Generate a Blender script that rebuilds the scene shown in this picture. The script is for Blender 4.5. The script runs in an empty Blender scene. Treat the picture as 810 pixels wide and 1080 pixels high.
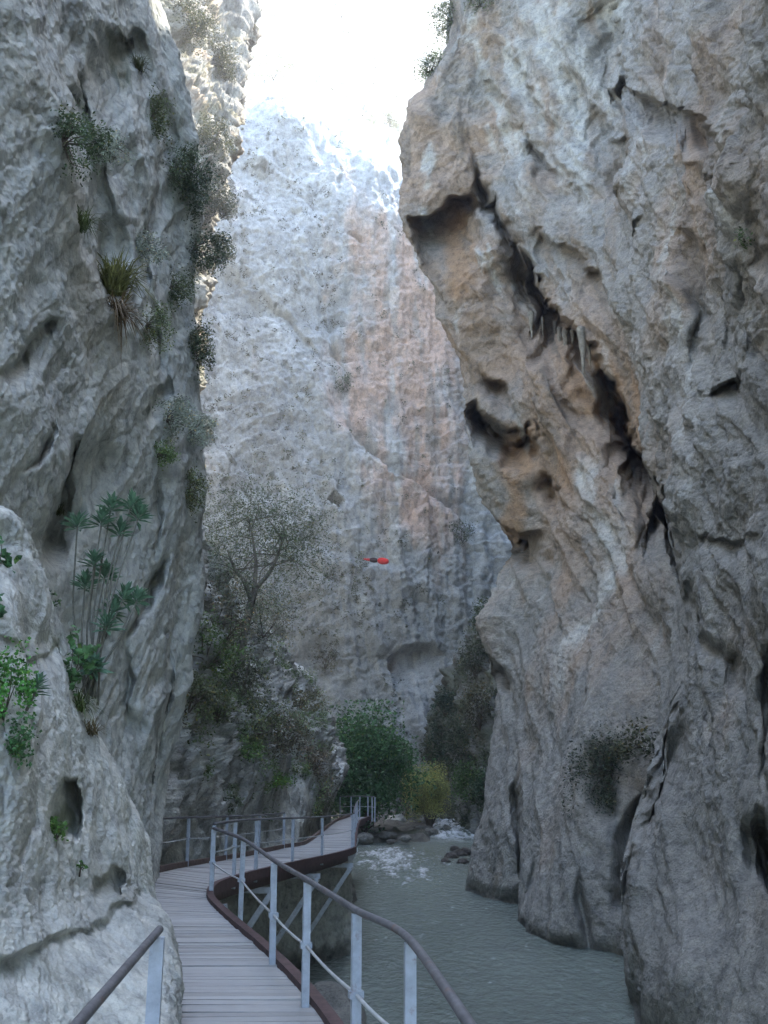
import bpy, math, random
import numpy as np
from mathutils import Vector
RES = 1.0
HAZE = 0.0008
TINT = (.96, 1.0, .955)      # the greenish cast of this limestone
rng = np.random.default_rng(7); random.seed(7)
SC = bpy.context.scene
COL = SC.collection
F = 1050.0; TH = math.atan(270 / F); CT, ST = math.cos(TH), math.sin(TH)
EYE = 1.70

# ------------------------------------------------------------------ camera maths (survey of the photo)
def Wd(px, py, d):
    u = (px - 405) / F; v = (540 - py) / F
    ry = CT - v * ST; rz = ST + v * CT
    k = d / ry
    return np.array([u * k, d, EYE + rz * k])
def Wz(px, py, z):
    v = (540 - py) / F
    return Wd(px, py, (z - EYE) * (CT - v * ST) / (ST + v * CT))
def pix(P):
    x, y, z = P[..., 0], P[..., 1], P[..., 2] - EYE
    dep = y * CT + z * ST; up = -y * ST + z * CT
    dep = np.where(dep < 0.3, np.nan, dep)
    return 405 + F * x / dep, 540 - F * up / dep, dep

# ------------------------------------------------------------------ numpy noise
_perm = np.random.default_rng(3).permutation(256).astype(np.int32)
_perm = np.concatenate([_perm, _perm, _perm])
_g = np.random.default_rng(5).normal(size=(256, 3)); _g /= np.linalg.norm(_g, axis=1)[:, None]
_g = _g.astype(np.float32)
def perlin(p):
    p = p.astype(np.float32)
    i = np.floor(p).astype(np.int32); f = p - i
    w = f * f * f * (f * (f * 6 - 15) + 10)
    i &= 255
    out = 0
    hx = [_perm[i[..., 0]], _perm[i[..., 0] + 1]]
    for a in (0, 1):
        for b in (0, 1):
            hxy = _perm[hx[a] + i[..., 1] + b]
            for c in (0, 1):
                g = _g[_perm[hxy + i[..., 2] + c]]
                d = g[..., 0] * (f[..., 0] - a) + g[..., 1] * (f[..., 1] - b) + g[..., 2] * (f[..., 2] - c)
                wt = (w[..., 0] if a else 1 - w[..., 0]) * (w[..., 1] if b else 1 - w[..., 1]) * (w[..., 2] if c else 1 - w[..., 2])
                out = out + d * wt
    return out * 1.5
def fbm(p, o=4, gain=.5, lac=2.03):
    s = 0; a = 1.
    for k in range(o):
        s = s + a * perlin(p + 17.3 * k); p = p * lac; a *= gain
    return s
def ridged(p, o=3, gain=.5):
    s = 0; a = 1.
    for k in range(o):
        s = s + a * (1 - 2 * np.abs(perlin(p + 9.1 * k))); p = p * 2.1; a *= gain
    return s
def worley(p):
    p = p.astype(np.float32)
    i = np.floor(p).astype(np.int32); f = p - i
    best = np.full(p.shape[:-1], 9., np.float32); sec = best.copy(); val = best * 0
    for a in (-1, 0, 1):
        for b in (-1, 0, 1):
            for c in (-1, 0, 1):
                h = _perm[_perm[_perm[(i[..., 0] + a) & 255] + ((i[..., 1] + b) & 255)] + ((i[..., 2] + c) & 255)]
                q = np.stack([a + (h / 255.) - f[..., 0], b + (_perm[h] / 255.) - f[..., 1], c + (_perm[h + 57] / 255.) - f[..., 2]], -1)
                d = np.sqrt((q ** 2).sum(-1)).astype(np.float32)
                n = d < best
                sec = np.where(n, best, np.minimum(sec, d)); val = np.where(n, _perm[h + 11] / 255., val); best = np.where(n, d, best)
    return best, sec, val
def sstep(a, b, x):
    t = np.clip((x - a) / (b - a), 0, 1); return t * t * (3 - 2 * t)

# ------------------------------------------------------------------ object helpers
def tag(o, label=None, cat=None, group=None, kind=None):
    if label: o['label'] = label
    if cat: o['category'] = cat
    if group: o['group'] = group
    if kind: o['kind'] = kind
    return o
def empty(name, loc, label, cat, group=None):
    o = bpy.data.objects.new(name, None); COL.objects.link(o); o.location = [float(c) for c in loc]; o.empty_display_size = .2
    return tag(o, label, cat, group)
def mesh_obj(name, V, Fq, mat, parent=None, col=None, smooth=True, origin=None):
    V = np.asarray(V, np.float32).reshape(-1, 3)
    if parent is not None:
        q = parent
        while q is not None: V = V - np.array(q.location, np.float32); q = q.parent
    elif origin is not None:
        V = V - np.asarray(origin, np.float32)
    Fq = np.asarray(Fq, np.int32); k = Fq.shape[1]
    me = bpy.data.meshes.new(name)
    me.vertices.add(len(V)); me.vertices.foreach_set('co', V.ravel())
    me.loops.add(Fq.size); me.loops.foreach_set('vertex_index', Fq.ravel())
    me.polygons.add(len(Fq))
    me.polygons.foreach_set('loop_start', np.arange(0, Fq.size, k, dtype=np.int32))
    me.polygons.foreach_set('loop_total', np.full(len(Fq), k, np.int32))
    me.polygons.foreach_set('use_smooth', np.full(len(Fq), smooth, bool))
    me.update(calc_edges=True)
    if col is not None:
        c = np.ones((len(V), 4), np.float32); c[:, :3] = np.asarray(col).reshape(-1, 3)
        at = me.attributes.new('tone', 'FLOAT_COLOR', 'POINT'); at.data.foreach_set('color', c.ravel())
    me.materials.append(mat)
    o = bpy.data.objects.new(name, me); COL.objects.link(o)
    if parent is not None: o.parent = parent
    elif origin is not None: o.location = [float(c) for c in origin]
    return o
def grid_faces(n, m):
    a = np.arange(n * m).reshape(n, m)
    return np.stack([a[:-1, :-1], a[1:, :-1], a[1:, 1:], a[:-1, 1:]], -1).reshape(-1, 4)
class MB:
    def __init__(s): s.v = []; s.f = []; s.c = []; s.n = 0
    def add(s, V, Fq, c=(1, 1, 1)):
        V = np.asarray(V, float).reshape(-1, 3); s.v.append(V); s.f.append(np.asarray(Fq) + s.n); s.n += len(V)
        c = np.asarray(c, float); s.c.append(np.broadcast_to(c, V.shape))
    def hexa(s, p8, c=(1, 1, 1)):   # bottom 4 (ccw) then top 4
        s.add(p8, [[3, 2, 1, 0], [4, 5, 6, 7], [0, 1, 5, 4], [1, 2, 6, 5], [2, 3, 7, 6], [3, 0, 4, 7]], c)
    def bar(s, a, b, w, h, up=(0, 0, 1), c=(1, 1, 1)):
        a = np.array(a, float); b = np.array(b, float); d = b - a; d /= np.linalg.norm(d)
        up = np.array(up, float); x = np.cross(d, up); x /= np.linalg.norm(x); y = np.cross(x, d)
        q = [(-w / 2, -h / 2), (w / 2, -h / 2), (w / 2, h / 2), (-w / 2, h / 2)]
        s.hexa([a + x * i + y * j for i, j in q] + [b + x * i + y * j for i, j in q], c)
    def tube(s, path, rad, n=8, c=(1, 1, 1), cap=True):
        path = np.asarray(path, float); m = len(path)
        rad = np.broadcast_to(np.asarray(rad, float), (m,))
        T = np.gradient(path, axis=0); T /= np.maximum(np.linalg.norm(T, axis=1), 1e-9)[:, None]
        ref = np.array([0, 0, 1.]) if abs(T[:, 2]).mean() < .8 else np.array([1., 0, 0])
        X = np.cross(T, ref); X /= np.maximum(np.linalg.norm(X, axis=1), 1e-9)[:, None]; Y = np.cross(T, X)
        an = np.linspace(0, 2 * math.pi, n, endpoint=False)
        V = path[:, None] + rad[:, None, None] * (np.cos(an)[None, :, None] * X[:, None] + np.sin(an)[None, :, None] * Y[:, None])
        i = np.arange(m - 1)[:, None] * n; j = np.arange(n)[None]; k = (j + 1) % n
        Fq = np.stack([i + j, i + k, i + n + k, i + n + j], -1).reshape(-1, 4)
        V = V.reshape(-1, 3)
        if cap:
            V = np.vstack([V, path[:1], path[-1:]]); e0 = m * n; e1 = e0 + 1
            cf = [[(q + 1) % n, q, e0, e0] for q in range(n)] + [[(m - 1) * n + q, (m - 1) * n + (q + 1) % n, e1, e1] for q in range(n)]
            s.add(V, Fq, c)
            # caps as quads of two steps (n even)
            base = s.n - len(V)
            s.f.append(np.array([[q + 2 if q + 2 < n else 0, q + 1, q, e0] for q in range(0, n, 2)]) + base)
            s.f.append(np.array([[(m - 1) * n + q, (m - 1) * n + q + 1, (m - 1) * n + (q + 2) % n, e1] for q in range(0, n, 2)]) + base)
        else: s.add(V, Fq, c)
    def build(s, name, mat, parent=None, smooth=False, origin=None):
        return mesh_obj(name, np.vstack(s.v), np.vstack(s.f), mat, parent, np.vstack(s.c), smooth, origin)

# ------------------------------------------------------------------ materials
def nd(nt, t, x=0, y=0, **k):
    n = nt.nodes.new(t); n.location = (x, y)
    for a, b in k.items():
        if a in n.inputs: n.inputs[a].default_value = b
        else: setattr(n, a, b)
    return n
def new_mat(name, rough=.9, spec=.2):
    m = bpy.data.materials.new(name); m.use_nodes = True
    b = m.node_tree.nodes['Principled BSDF']; b.inputs['Roughness'].default_value = rough
    b.inputs['Specular IOR Level'].default_value = spec
    return m, m.node_tree, b
def mul(nt, a, b, typ='MULTIPLY', fac=1.0):
    n = nt.nodes.new('ShaderNodeMix'); n.data_type = 'RGBA'; n.blend_type = typ
    n.inputs[0].default_value = fac
    for s, v in ((6, a), (7, b)):
        if isinstance(v, bpy.types.NodeSocket): nt.links.new(v, n.inputs[s])
        else: n.inputs[s].default_value = (*v, 1)
    return n.outputs[2]
def ramp(nt, src, stops):
    r = nt.nodes.new('ShaderNodeValToRGB'); nt.links.new(src, r.inputs[0])
    e = r.color_ramp.elements
    while len(e) < len(stops): e.new(.5)
    for q, (p, c) in zip(e, stops):
        q.position = p; q.color = (c, c, c, 1) if not hasattr(c, '__len__') else (*c, 1)
    return r.outputs[0]
def rock_mat(name, k=1.0, bump=.6, speck=1.0):
    m, nt, b = new_mat(name, .92, .15)
    L = nt.links.new
    at = nd(nt, 'ShaderNodeAttribute', attribute_name='tone')
    tc = nd(nt, 'ShaderNodeTexCoord'); co = tc.outputs['Object']
    n1 = nd(nt, 'ShaderNodeTexNoise', Scale=3.2 * k, Detail=8., Roughness=.68); L(co, n1.inputs['Vector'])
    n2 = nd(nt, 'ShaderNodeTexNoise', Scale=17. * k, Detail=6., Roughness=.7); L(co, n2.inputs['Vector'])
    n3 = nd(nt, 'ShaderNodeTexNoise', Scale=70. * k, Detail=3., Roughness=.6); L(co, n3.inputs['Vector'])
    # crack network, warped
    wv = nd(nt, 'ShaderNodeVectorMath', operation='MULTIPLY_ADD'); L(n1.outputs['Color'], wv.inputs[0]); wv.inputs[1].default_value = (.5 / k,) * 3; L(co, wv.inputs[2])
    vo = nd(nt, 'ShaderNodeTexVoronoi', feature='DISTANCE_TO_EDGE', Scale=.9 * k); L(wv.outputs[0], vo.inputs['Vector'])
    crack = ramp(nt, vo.outputs['Distance'], [(0, 0.0), (.02, 1.0)])
    c = at.outputs['Color']
    c = mul(nt, c, ramp(nt, n1.outputs['Fac'], [(.28, (.55, .56, .58)), (.48, (1, 1, 1)), (.72, (1.36, 1.33, 1.28))]))
    c = mul(nt, c, ramp(nt, n2.outputs['Fac'], [(.3, .5), (.45, .97), (.6, 1.08), (.74, 1.5)]), fac=speck)
    c = mul(nt, c, ramp(nt, n3.outputs['Fac'], [(.3, .82), (.7, 1.16)]), fac=.8 * speck)
    c = mul(nt, c, ramp(nt, vo.outputs['Distance'], [(0, .72), (.015, 1.)]), fac=.35)
    c = mul(nt, c, TINT)
    L(c, b.inputs['Base Color'])
    h = nd(nt, 'ShaderNodeMath', operation='MULTIPLY_ADD'); L(n2.outputs['Fac'], h.inputs[0]); h.inputs[1].default_value = .35; L(n1.outputs['Fac'], h.inputs[2])
    h2 = nd(nt, 'ShaderNodeMath', operation='MULTIPLY_ADD'); L(n3.outputs['Fac'], h2.inputs[0]); h2.inputs[1].default_value = .07; L(h.outputs[0], h2.inputs[2])
    h3 = nd(nt, 'ShaderNodeMath', operation='MULTIPLY_ADD'); L(crack, h3.inputs[0]); h3.inputs[1].default_value = .06; L(h2.outputs[0], h3.inputs[2])
    n4 = nd(nt, 'ShaderNodeTexNoise', Scale=4.5 * k, Detail=7., Roughness=.6, noise_type='RIDGED_MULTIFRACTAL'); n4.noise_type = 'RIDGED_MULTIFRACTAL'; L(wv.outputs[0], n4.inputs['Vector'])
    h4 = nd(nt, 'ShaderNodeMath', operation='MULTIPLY_ADD'); L(n4.outputs['Fac'], h4.inputs[0]); h4.inputs[1].default_value = .22; L(h3.outputs[0], h4.inputs[2]); h3 = h4
    bp = nd(nt, 'ShaderNodeBump', Strength=bump, Distance=.22 / k); L(h3.outputs[0], bp.inputs['Height'])
    L(bp.outputs[0], b.inputs['Normal'])
    return m
ROCK = rock_mat('limestone', 1.0, .85)
ROCKN = rock_mat('near_limestone', 1.6, .5, .5)
ROCKF = rock_mat('far_limestone', .33, .6)

def leaf_mat(name, rough=.5):
    m, nt, b = new_mat(name, rough, .3)
    at = nd(nt, 'ShaderNodeAttribute', attribute_name='tone')
    tr = nd(nt, 'ShaderNodeBsdfTranslucent'); mx = nd(nt, 'ShaderNodeMixShader'); mx.inputs[0].default_value = .25
    n = nd(nt, 'ShaderNodeTexNoise', Scale=6., Detail=2.)
    c = mul(nt, at.outputs['Color'], ramp(nt, n.outputs['Fac'], [(.3, .75), (.7, 1.25)]))
    nt.links.new(c, b.inputs['Base Color']); nt.links.new(c, tr.inputs['Color'])
    nt.links.new(b.outputs[0], mx.inputs[1]); nt.links.new(tr.outputs[0], mx.inputs[2])
    nt.links.new(mx.outputs[0], nt.nodes['Material Output'].inputs['Surface'])
    return m
LEAF = leaf_mat('leaf')
def tone_mat(name, rough, spec=.3, metal=0, nscale=20., lo=.8, hi=1.2, bump=0., stretch=None, rust=0):
    m, nt, b = new_mat(name, rough, spec); b.inputs['Metallic'].default_value = metal
    at = nd(nt, 'ShaderNodeAttribute', attribute_name='tone')
    tc = nd(nt, 'ShaderNodeTexCoord'); src = tc.outputs['Object']
    if stretch:
        mp = nd(nt, 'ShaderNodeMapping'); nt.links.new(src, mp.inputs[0]); mp.inputs['Scale'].default_value = stretch; src = mp.outputs[0]
    n = nd(nt, 'ShaderNodeTexNoise', Scale=nscale, Detail=6., Roughness=.65); nt.links.new(src, n.inputs['Vector'])
    c = mul(nt, at.outputs['Color'], ramp(nt, n.outputs['Fac'], [(.3, lo), (.7, hi)]))
    if rust:
        n2 = nd(nt, 'ShaderNodeTexNoise', Scale=5., Detail=8., Roughness=.75); nt.links.new(src, n2.inputs['Vector'])
        mx = nt.nodes.new('ShaderNodeMix'); mx.data_type = 'RGBA'; nt.links.new(ramp(nt, n2.outputs['Fac'], [(.58, 0), (.68, rust)]), mx.inputs[0]); nt.links.new(c, mx.inputs[6]); mx.inputs[7].default_value = (.17, .085, .045, 1); c = mx.outputs[2]
    nt.links.new(c, b.inputs['Base Color'])
    if bump:
        bp = nd(nt, 'ShaderNodeBump', Strength=bump, Distance=.01); nt.links.new(n.outputs['Fac'], bp.inputs['Height']); nt.links.new(bp.outputs[0], b.inputs['Normal'])
    return m
BARK = tone_mat('bark', .9, .1, 0, 25, .6, 1.4, .6)
WOOD = tone_mat('weathered_plank', .8, .2, 0, 9, .85, 1.13, .5, (1, 14, 8))
PAINT = tone_mat('grey_painted_steel', .5, .4, 0, 12, .72, 1.12, .1, rust=.75)
PIPE = tone_mat('dark_worn_pipe', .6, .4, 0, 14, .6, 1.5, .15, rust=.6)
RUST = tone_mat('red_brown_beam', .7, .3, 0, 10, .6, 1.35, .3)
CLOTH = tone_mat('red_cloth', .7, .2, 0, 10, .9, 1.1)

# ------------------------------------------------------------------ cliff lofting
def catmull(P, N, warp=None):
    """P (k, ...) control along axis 0 -> N samples, uniform Catmull-Rom; warp: weights of each span."""
    k = len(P); span = np.ones(k - 1) if warp is None else np.asarray(warp, float)
    cs = np.concatenate([[0], np.cumsum(span)]); t = np.linspace(0, cs[-1], N)
    i = np.clip(np.searchsorted(cs, t, 'right') - 1, 0, k - 2); u = ((t - cs[i]) / span[i])
    Pe = np.concatenate([[2 * P[0] - P[1]], P, [2 * P[-1] - P[-2]]])
    sh = (-1,) + (1,) * (P.ndim - 1); u = u.reshape(sh)
    p0, p1, p2, p3 = Pe[i], Pe[i + 1], Pe[i + 2], Pe[i + 3]
    m1 = (p2 - p0) * .5 * .8; m2 = (p3 - p1) * .5 * .8
    return (2 * u ** 3 - 3 * u ** 2 + 1) * p1 + (u ** 3 - 2 * u ** 2 + u) * m1 + (-2 * u ** 3 + 3 * u ** 2) * p2 + (u ** 3 - u ** 2) * m2
def column(keys, M):
    """keys: list of ('w',x,y,z) or (px,py,d), bottom to top -> M world points evenly spaced in height on screen."""
    W = np.array([k[1:] if k[0] == 'w' else Wd(*k) for k in keys], float)
    seg = np.maximum(np.linalg.norm(np.diff(W, axis=0), axis=1), 1e-6)
    # parameter: equal steps in elevation angle where meaningful, else length
    if keys[0][0] != 'w':
        py = np.array([k[1] if k[0] != 'w' else np.nan for k in keys], float)
        s = np.abs(np.diff(py)); s = np.where(np.isnan(s), np.nanmean(s) if np.isfinite(s).any() else 1, s); s = np.maximum(s, 2)
    else: s = seg
    cs = np.concatenate([[0], np.cumsum(s)])
    # pchip-like: linear then smoothed
    t = np.linspace(0, cs[-1], M)
    out = np.stack([np.interp(t, cs, W[:, a]) for a in range(3)], -1)
    w = max(3, int(M * .012)) | 1; kern = np.hanning(w + 2)[1:-1]; kern /= kern.sum()
    for a in range(3):
        e = np.pad(out[:, a], w // 2, mode='reflect', reflect_type='odd'); out[:, a] = np.convolve(e, kern, 'valid')
    return out
def normals(P):
    du = np.gradient(P, axis=0); dv = np.gradient(P, axis=1)
    n = np.cross(du, dv); n /= np.maximum(np.linalg.norm(n, axis=-1), 1e-9)[..., None]
    return n
def seg_field(X, Y, pts):
    """signed distance and along parameter to polyline in photo survey coordinates (sign + = left side of travel as seen with y down)."""
    bd = np.full(X.shape, 1e9); sd = bd.copy(); al = bd * 0
    L = 0; tot = sum(math.hypot(b[0] - a[0], b[1] - a[1]) for a, b in zip(pts, pts[1:]))
    for a, b in zip(pts, pts[1:]):
        dx, dy = b[0] - a[0], b[1] - a[1]; l = math.hypot(dx, dy)
        t = np.clip(((X - a[0]) * dx + (Y - a[1]) * dy) / l ** 2, 0, 1)
        qx = X - a[0] - t * dx; qy = Y - a[1] - t * dy; d = np.hypot(qx, qy)
        s = np.sign(dx * qy - dy * qx)
        n = d < bd
        bd = np.where(n, d, bd); sd = np.where(n, d * s, sd); al = np.where(n, (L + t * l) / tot, al)
        L += l
    return sd, al
class Cliff: pass
def loft(cols, N, M, warp=None):
    G = np.stack([column(c, M) for c in cols])
    return catmull(G, N, warp)
def finish(name, P, disp, col, mat, label=None, flip=False, cut=None):
    Nn = normals(P)
    if flip: Nn = -Nn
    Q = P + Nn * disp[..., None]
    if cut is not None:                       # hollows and ledges run back into the gorge wall, along the gorge
        h = P - np.array([0, 0, EYE]); h /= np.maximum(np.linalg.norm(h, axis=-1), 1e-6)[..., None]
        Q = Q - h * cut[..., None]
    n, m = P.shape[:2]
    f = grid_faces(n, m)
    if flip: f = f[:, ::-1]
    o = mesh_obj(name, Q, f, mat, None, col)
    tag(o, label, 'cliff', kind='structure')
    c = Cliff(); c.o = o; c.P = Q.reshape(-1, 3); c.N = normals(Q).reshape(-1, 3) * (-1 if flip else 1)
    c.px, c.py, c.dep = [a.ravel() for a in pix(Q)]
    return c
def anchor(c, px, py, r=6):
    d = np.hypot(c.px - px, c.py - py); d = np.where(np.isnan(d), 1e9, d)
    q = np.where(d < max(r, np.nanmin(d) + .5))[0]
    i = q[np.argmin(c.dep[q])]
    return c.P[i].copy(), c.N[i].copy()
SQ2 = math.sqrt(.5)
def bed(P):
    """bedding coordinates: layers dip at 45 degrees towards the viewer, so b grows across layers."""
    b = (P[..., 2] - P[..., 1]) * SQ2; a = (P[..., 2] + P[..., 1]) * SQ2
    return np.stack([P[..., 0], a, b], -1)
def flow(P):
    """coordinates along and across the seeping drapery of the high right cliff (it runs down at about 70 degrees)"""
    return np.stack([P[..., 0], .34 * P[..., 1] + .94 * P[..., 2], .94 * P[..., 1] - .34 * P[..., 2]], -1)
def rock_relief(P, s, big=.7, med=.35, strata=.25, facet=.2, fine=.03, rough=1., layer=None):
    layer = facet * .9 if layer is None else layer
    """s = metres of the largest feature."""
    B = bed(P)
    wv = np.stack([fbm(P / (s * .7) + o, 2) for o in (0., 31., 57.)], -1)
    d = big * fbm(P / s, 3)
    d = d + med * (ridged((P + wv * s * .2) / (s * .42) + 5, 3) * .55)
    Bs = (B + wv * s * .10) * np.array([.5, .12, 1.15]) / (s * .3)
    r = ridged(Bs, 2); d = d + strata * (np.abs(r) * 1.2 - .5)
    f1, f2, v = worley((B * np.array([.8, .55, 1.2]) + wv * s * .15) / (s * .22))
    q = f2 - f1; msk = sstep(-.25, .45, fbm(P / (s * .8) + 77, 2)); d = d + facet * ((v - .5) * .55 * sstep(0, .3, q) - np.exp(-(q / .05) ** 2) * .22) * (.35 + .65 * msk)
    f1, f2, v = worley((P + wv * s * .08) / (s * .075) + 3)
    q = f2 - f1; d = d + facet * .3 * rough * ((v - .5) * .5 * sstep(0, .35, q) - np.exp(-(q / .06) ** 2) * .2) * (.25 + .75 * (1 - msk))
    d = d + facet * .35 * rough * fbm((B * np.array([.8, .55, 1.3]) + wv * s * .1) / (s * .11), 4, .55)
    d = d + fine * fbm(P / (s * .04), 4, .6) * rough
    d = d + fine * 1.6 * rough * (ridged(P / (s * .055) + wv * .6 + 30, 3, .6) * .6 + ridged(B * np.array([1, .6, 1.]) / (s * .13) + 70, 2) * .7) * sstep(-.4, .3, fbm(P / (s * .5) + 200, 2))
    for k, (lt, am) in enumerate(((.20, 1.), (.075, .45))):       # bedding layers and joints: sharp lips, sloping backs
        t = B[..., 2] / (s * lt) + 1.1 * fbm(P / (s * .9) + 13 * k, 3) + .25 * fbm(P / (s * .12) + 5 * k, 2)
        i = np.floor(t); fr = t - i
        h = lambda q: _perm[(q.astype(int) * 7 + 31 * k) & 255] / 255.
        m_ = sstep(.0, .45, fbm(np.stack([P[..., 0], P[..., 1] * .5 + P[..., 2] * .5, i * 3.7], -1) / (s * .55) + 9 * k, 2))
        step = (h(i) - .5) * .5 + (fr - .5) * .9 * (1 - sstep(.93, 1., fr))
        d = d + layer * am * step * m_
    return d, wv
def ledge(X, Y, pts, depth, w1, w2, side=1, taper=.2):
    taper = min(.45, taper * 2.2)
    """recess that starts sharply along a line and dies out over w2 on one side of it."""
    sd, al = seg_field(X, Y, pts); sd = sd * side
    e = sstep(0, taper, al) * sstep(0, taper, 1 - al) if taper else 1
    return -depth * sstep(-w1 * .5, w1 * .5, sd) * (1 - sstep(0, w2, sd)) * e
def crack(X, Y, pts, depth, w, taper=.4):
    sd, al = seg_field(X, Y, pts)
    e = sstep(0, taper, al) * sstep(0, taper, 1 - al)
    w = w * (.35 + .65 * e)
    return -depth * np.exp(-(sd / w) ** 2) * e
def blob(X, Y, cx, cy, rx, ry, ang=0):
    c, s = math.cos(math.radians(ang)), math.sin(math.radians(ang))
    a = ((X - cx) * c + (Y - cy) * s) / rx; b = (-(X - cx) * s + (Y - cy) * c) / ry
    return np.exp(-(a * a + b * b))
def mixc(C, col, m): return C * (1 - m[..., None]) + np.array(col) * m[..., None]
def wob(P, X, Y, amp, sc):
    """wander for hand-surveyed lines so that they are not straight"""
    return X + amp * fbm(P / sc + 71, 3), Y + amp * fbm(P / sc + 93, 3)

# ================================================================== RIGHT CLIFF
def build_right():
    sil = [(478, 1000, 44), (482, 938, 44), (490, 900, 44), (500, 860, 44), (516, 790, 44), (520, 722, 44), (505, 650, 44), (519, 615, 44), (546, 578, 44),
           (522, 545, 43.5), (495, 480, 43), (482, 400, 43), (452, 312, 42.5), (426, 232, 42), (421, 150, 42), (438, 105, 42), (462, 60, 42), (482, 0, 42), (490, -50, 42), ('w', 3.5, 42, 48)]
    cols = [
        [('w', 30, 120, -6), ('w', 30, 120, 20), ('w', 30, 120, 60), ('w', 34, 120, 100)],  # unseen ridge past the corner, made tall to block the sun
        [('w', 15, 78, -6), ('w', 15, 78, 20), ('w', 16, 80, 50), ('w', 18, 80, 80)],  # hidden wall, top raised to keep sun off the valley floor
        [(565, 990, 52), (575, 800, 52), (590, 580, 52), (540, 400, 51), (500, 250, 50), (480, 130, 50), (510, -50, 50), ('w', 7, 50, 50)],
        sil,
        [(502, 1000, 41), (505, 950, 41), (520, 850, 41), (545, 700, 40), (565, 600, 40), (572, 480, 40), (530, 380, 41), (480, 240, 41), (468, 130, 41), (490, 60, 41), (508, 0, 41), (515, -50, 41), ('w', 4.5, 40, 48)],
        [(535, 1000, 38.5), (536, 960, 38.5), (545, 850, 38), (575, 700, 37), (592, 550, 37), (588, 450, 37), (560, 350, 38.5), (525, 230, 40), (505, 120, 40.5), (535, 0, 40), (545, -50, 40), ('w', 5, 38, 48)],
        [(540, 1030, 33), (540, 985, 33), (552, 900, 34.5), (590, 750, 35.5), (607, 600, 36), (607, 450, 36.3), (582, 340, 37), (558, 220, 38), (545, 100, 38.5), (572, 0, 38.5), (580, -50, 38), ('w', 5.6, 36, 47)],
        [(585, 1040, 29.5), (585, 1008, 29.5), (600, 850, 30.5), (640, 700, 32), (652, 560, 32.5), (635, 450, 34), (612, 330, 35), (598, 200, 36), (598, 100, 36.5), (620, 0, 36), (625, -50, 36), ('w', 6.2, 34, 46)],
        [(640, 1050, 28), (640, 1017, 28), (662, 880, 29), (695, 700, 29.5), (702, 600, 29.), (684, 500, 30), (652, 350, 32.5), (640, 230, 33.5), (648, 100, 34), (660, 0, 34), (665, -50, 33.5), ('w', 7, 31, 45)],
        [(650, 1100, 22.5), (648, 1050, 23), (636, 920, 24), (688, 800, 24.5), (716, 650, 24), (716, 560, 23.5), (702, 430, 25), (680, 330, 26.5), (668, 220, 28.5), (678, 100, 29), (690, 0, 29), (695, -50, 29), ('w', 7.4, 26, 44)],
        [(700, 1130, 18.5), (715, 950, 20), (738, 750, 20), (755, 600, 20), (752, 450, 20.5), (740, 330, 21.5), (715, 200, 23.5), (718, 100, 23.5), (735, 0, 23.5), (740, -50, 23.5), ('w', 7.6, 21, 42)],
        [(775, 1140, 15.5), (775, 900, 17), (783, 700, 17), (790, 500, 17), (786, 300, 17.5), (775, 100, 18), (785, 0, 18), (790, -50, 18), ('w', 7.5, 16, 40)],
        [(835, 1140, 12.5), (832, 700, 13.5), (830, 300, 14), (836, 0, 14.5), (840, -50, 14.5), ('w', 7.5, 12, 38)],
        [(1010, 1140, 9), (1010, 500, 9.2), (1015, 0, 9.5), ('w', 8, 7.5, 38)],
        [('w', 6.4, -2, -6), ('w', 6.6, -2, 4), ('w', 7, -2, 20), ('w', 9, -2, 36)],
        [('w', 8, -18, -6), ('w', 8, -18, 4), ('w', 8, -18, 20), ('w', 11, -18, 34)]]
    warp = [10, 18, 22, 24, 34, 26, 36, 46, 44, 56, 56, 60, 50, 46, 10]
    P = loft(cols, int(640 * RES), int(960 * RES), warp)
    X, Y, _ = pix(P); X = np.nan_to_num(X, nan=3000); Y = np.nan_to_num(Y, nan=3000)
    front = (P[..., 1] < 45.5)
    d, wv = rock_relief(P, 6.5, .70, .18, .22, .2, .05)
    d = d + sstep(9, 18, P[..., 2]) * .34 * (ridged((flow(P) + wv * .55) * np.array([.35, .05, .62]) + 44, 2) * .7)      # tufa drapery high up
    polish = sstep(10, -1, P[..., 2] - 0 * Y)              # scoured smoother by the river near the water
    d = d * (1 - .5 * polish)
    Xw, Yw = wob(P, X, Y, 16, 5.)
    Xw2, Yw2 = wob(P, X, Y, 11, 2.2); Xw2, Yw2 = Xw2 + 2 * fbm(P / .7 + 5, 2), Yw2 + 2 * fbm(P / .7 + 25, 2)
    e = 0
    e = e + ledge(Xw, Yw, [(540, 240), (575, 262), (600, 285), (630, 330), (655, 385), (680, 440), (700, 500), (712, 560)], 2.1, 8, 95, -1, .1) * 0
    # the great diagonal overhang with stalactites
    e = e + ledge(Xw2, Yw2, [(548, 240), (562, 300), (585, 332), (612, 362), (636, 398), (660, 448), (690, 500), (712, 545), (722, 640)], 4.2, 7, 75, 1, .1)
    e = e + ledge(Xw2, Yw2, [(548, 240), (562, 300), (585, 332), (612, 362), (636, 398), (655, 440)], 2.6, 5, 28, 1, .12)
    e = e + ledge(Xw2, Yw2, [(640, 420), (662, 455), (690, 503), (710, 545), (722, 600), (722, 660)], 3.4, 5, 30, 1, .12)
    e = e + ledge(Xw2, Yw2, [(558, 232), (600, 262), (640, 305), (658, 335)], 1.8, 6, 46, 1, .12)
    e = e + ledge(Xw2, Yw2, [(700, 160), (735, 178), (765, 200), (780, 260)], .9, 6, 40, 1, .2)
    e = e + ledge(Xw2, Yw2, [(640, -20), (655, 50), (672, 98)], 2.2, 6, 60, 1, .15)
    # far buttress caves
    Xs, Ys = X + 4 * fbm(P / 1.2 + 5, 3), Y + 4 * fbm(P / 1.2 + 25, 3)
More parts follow.
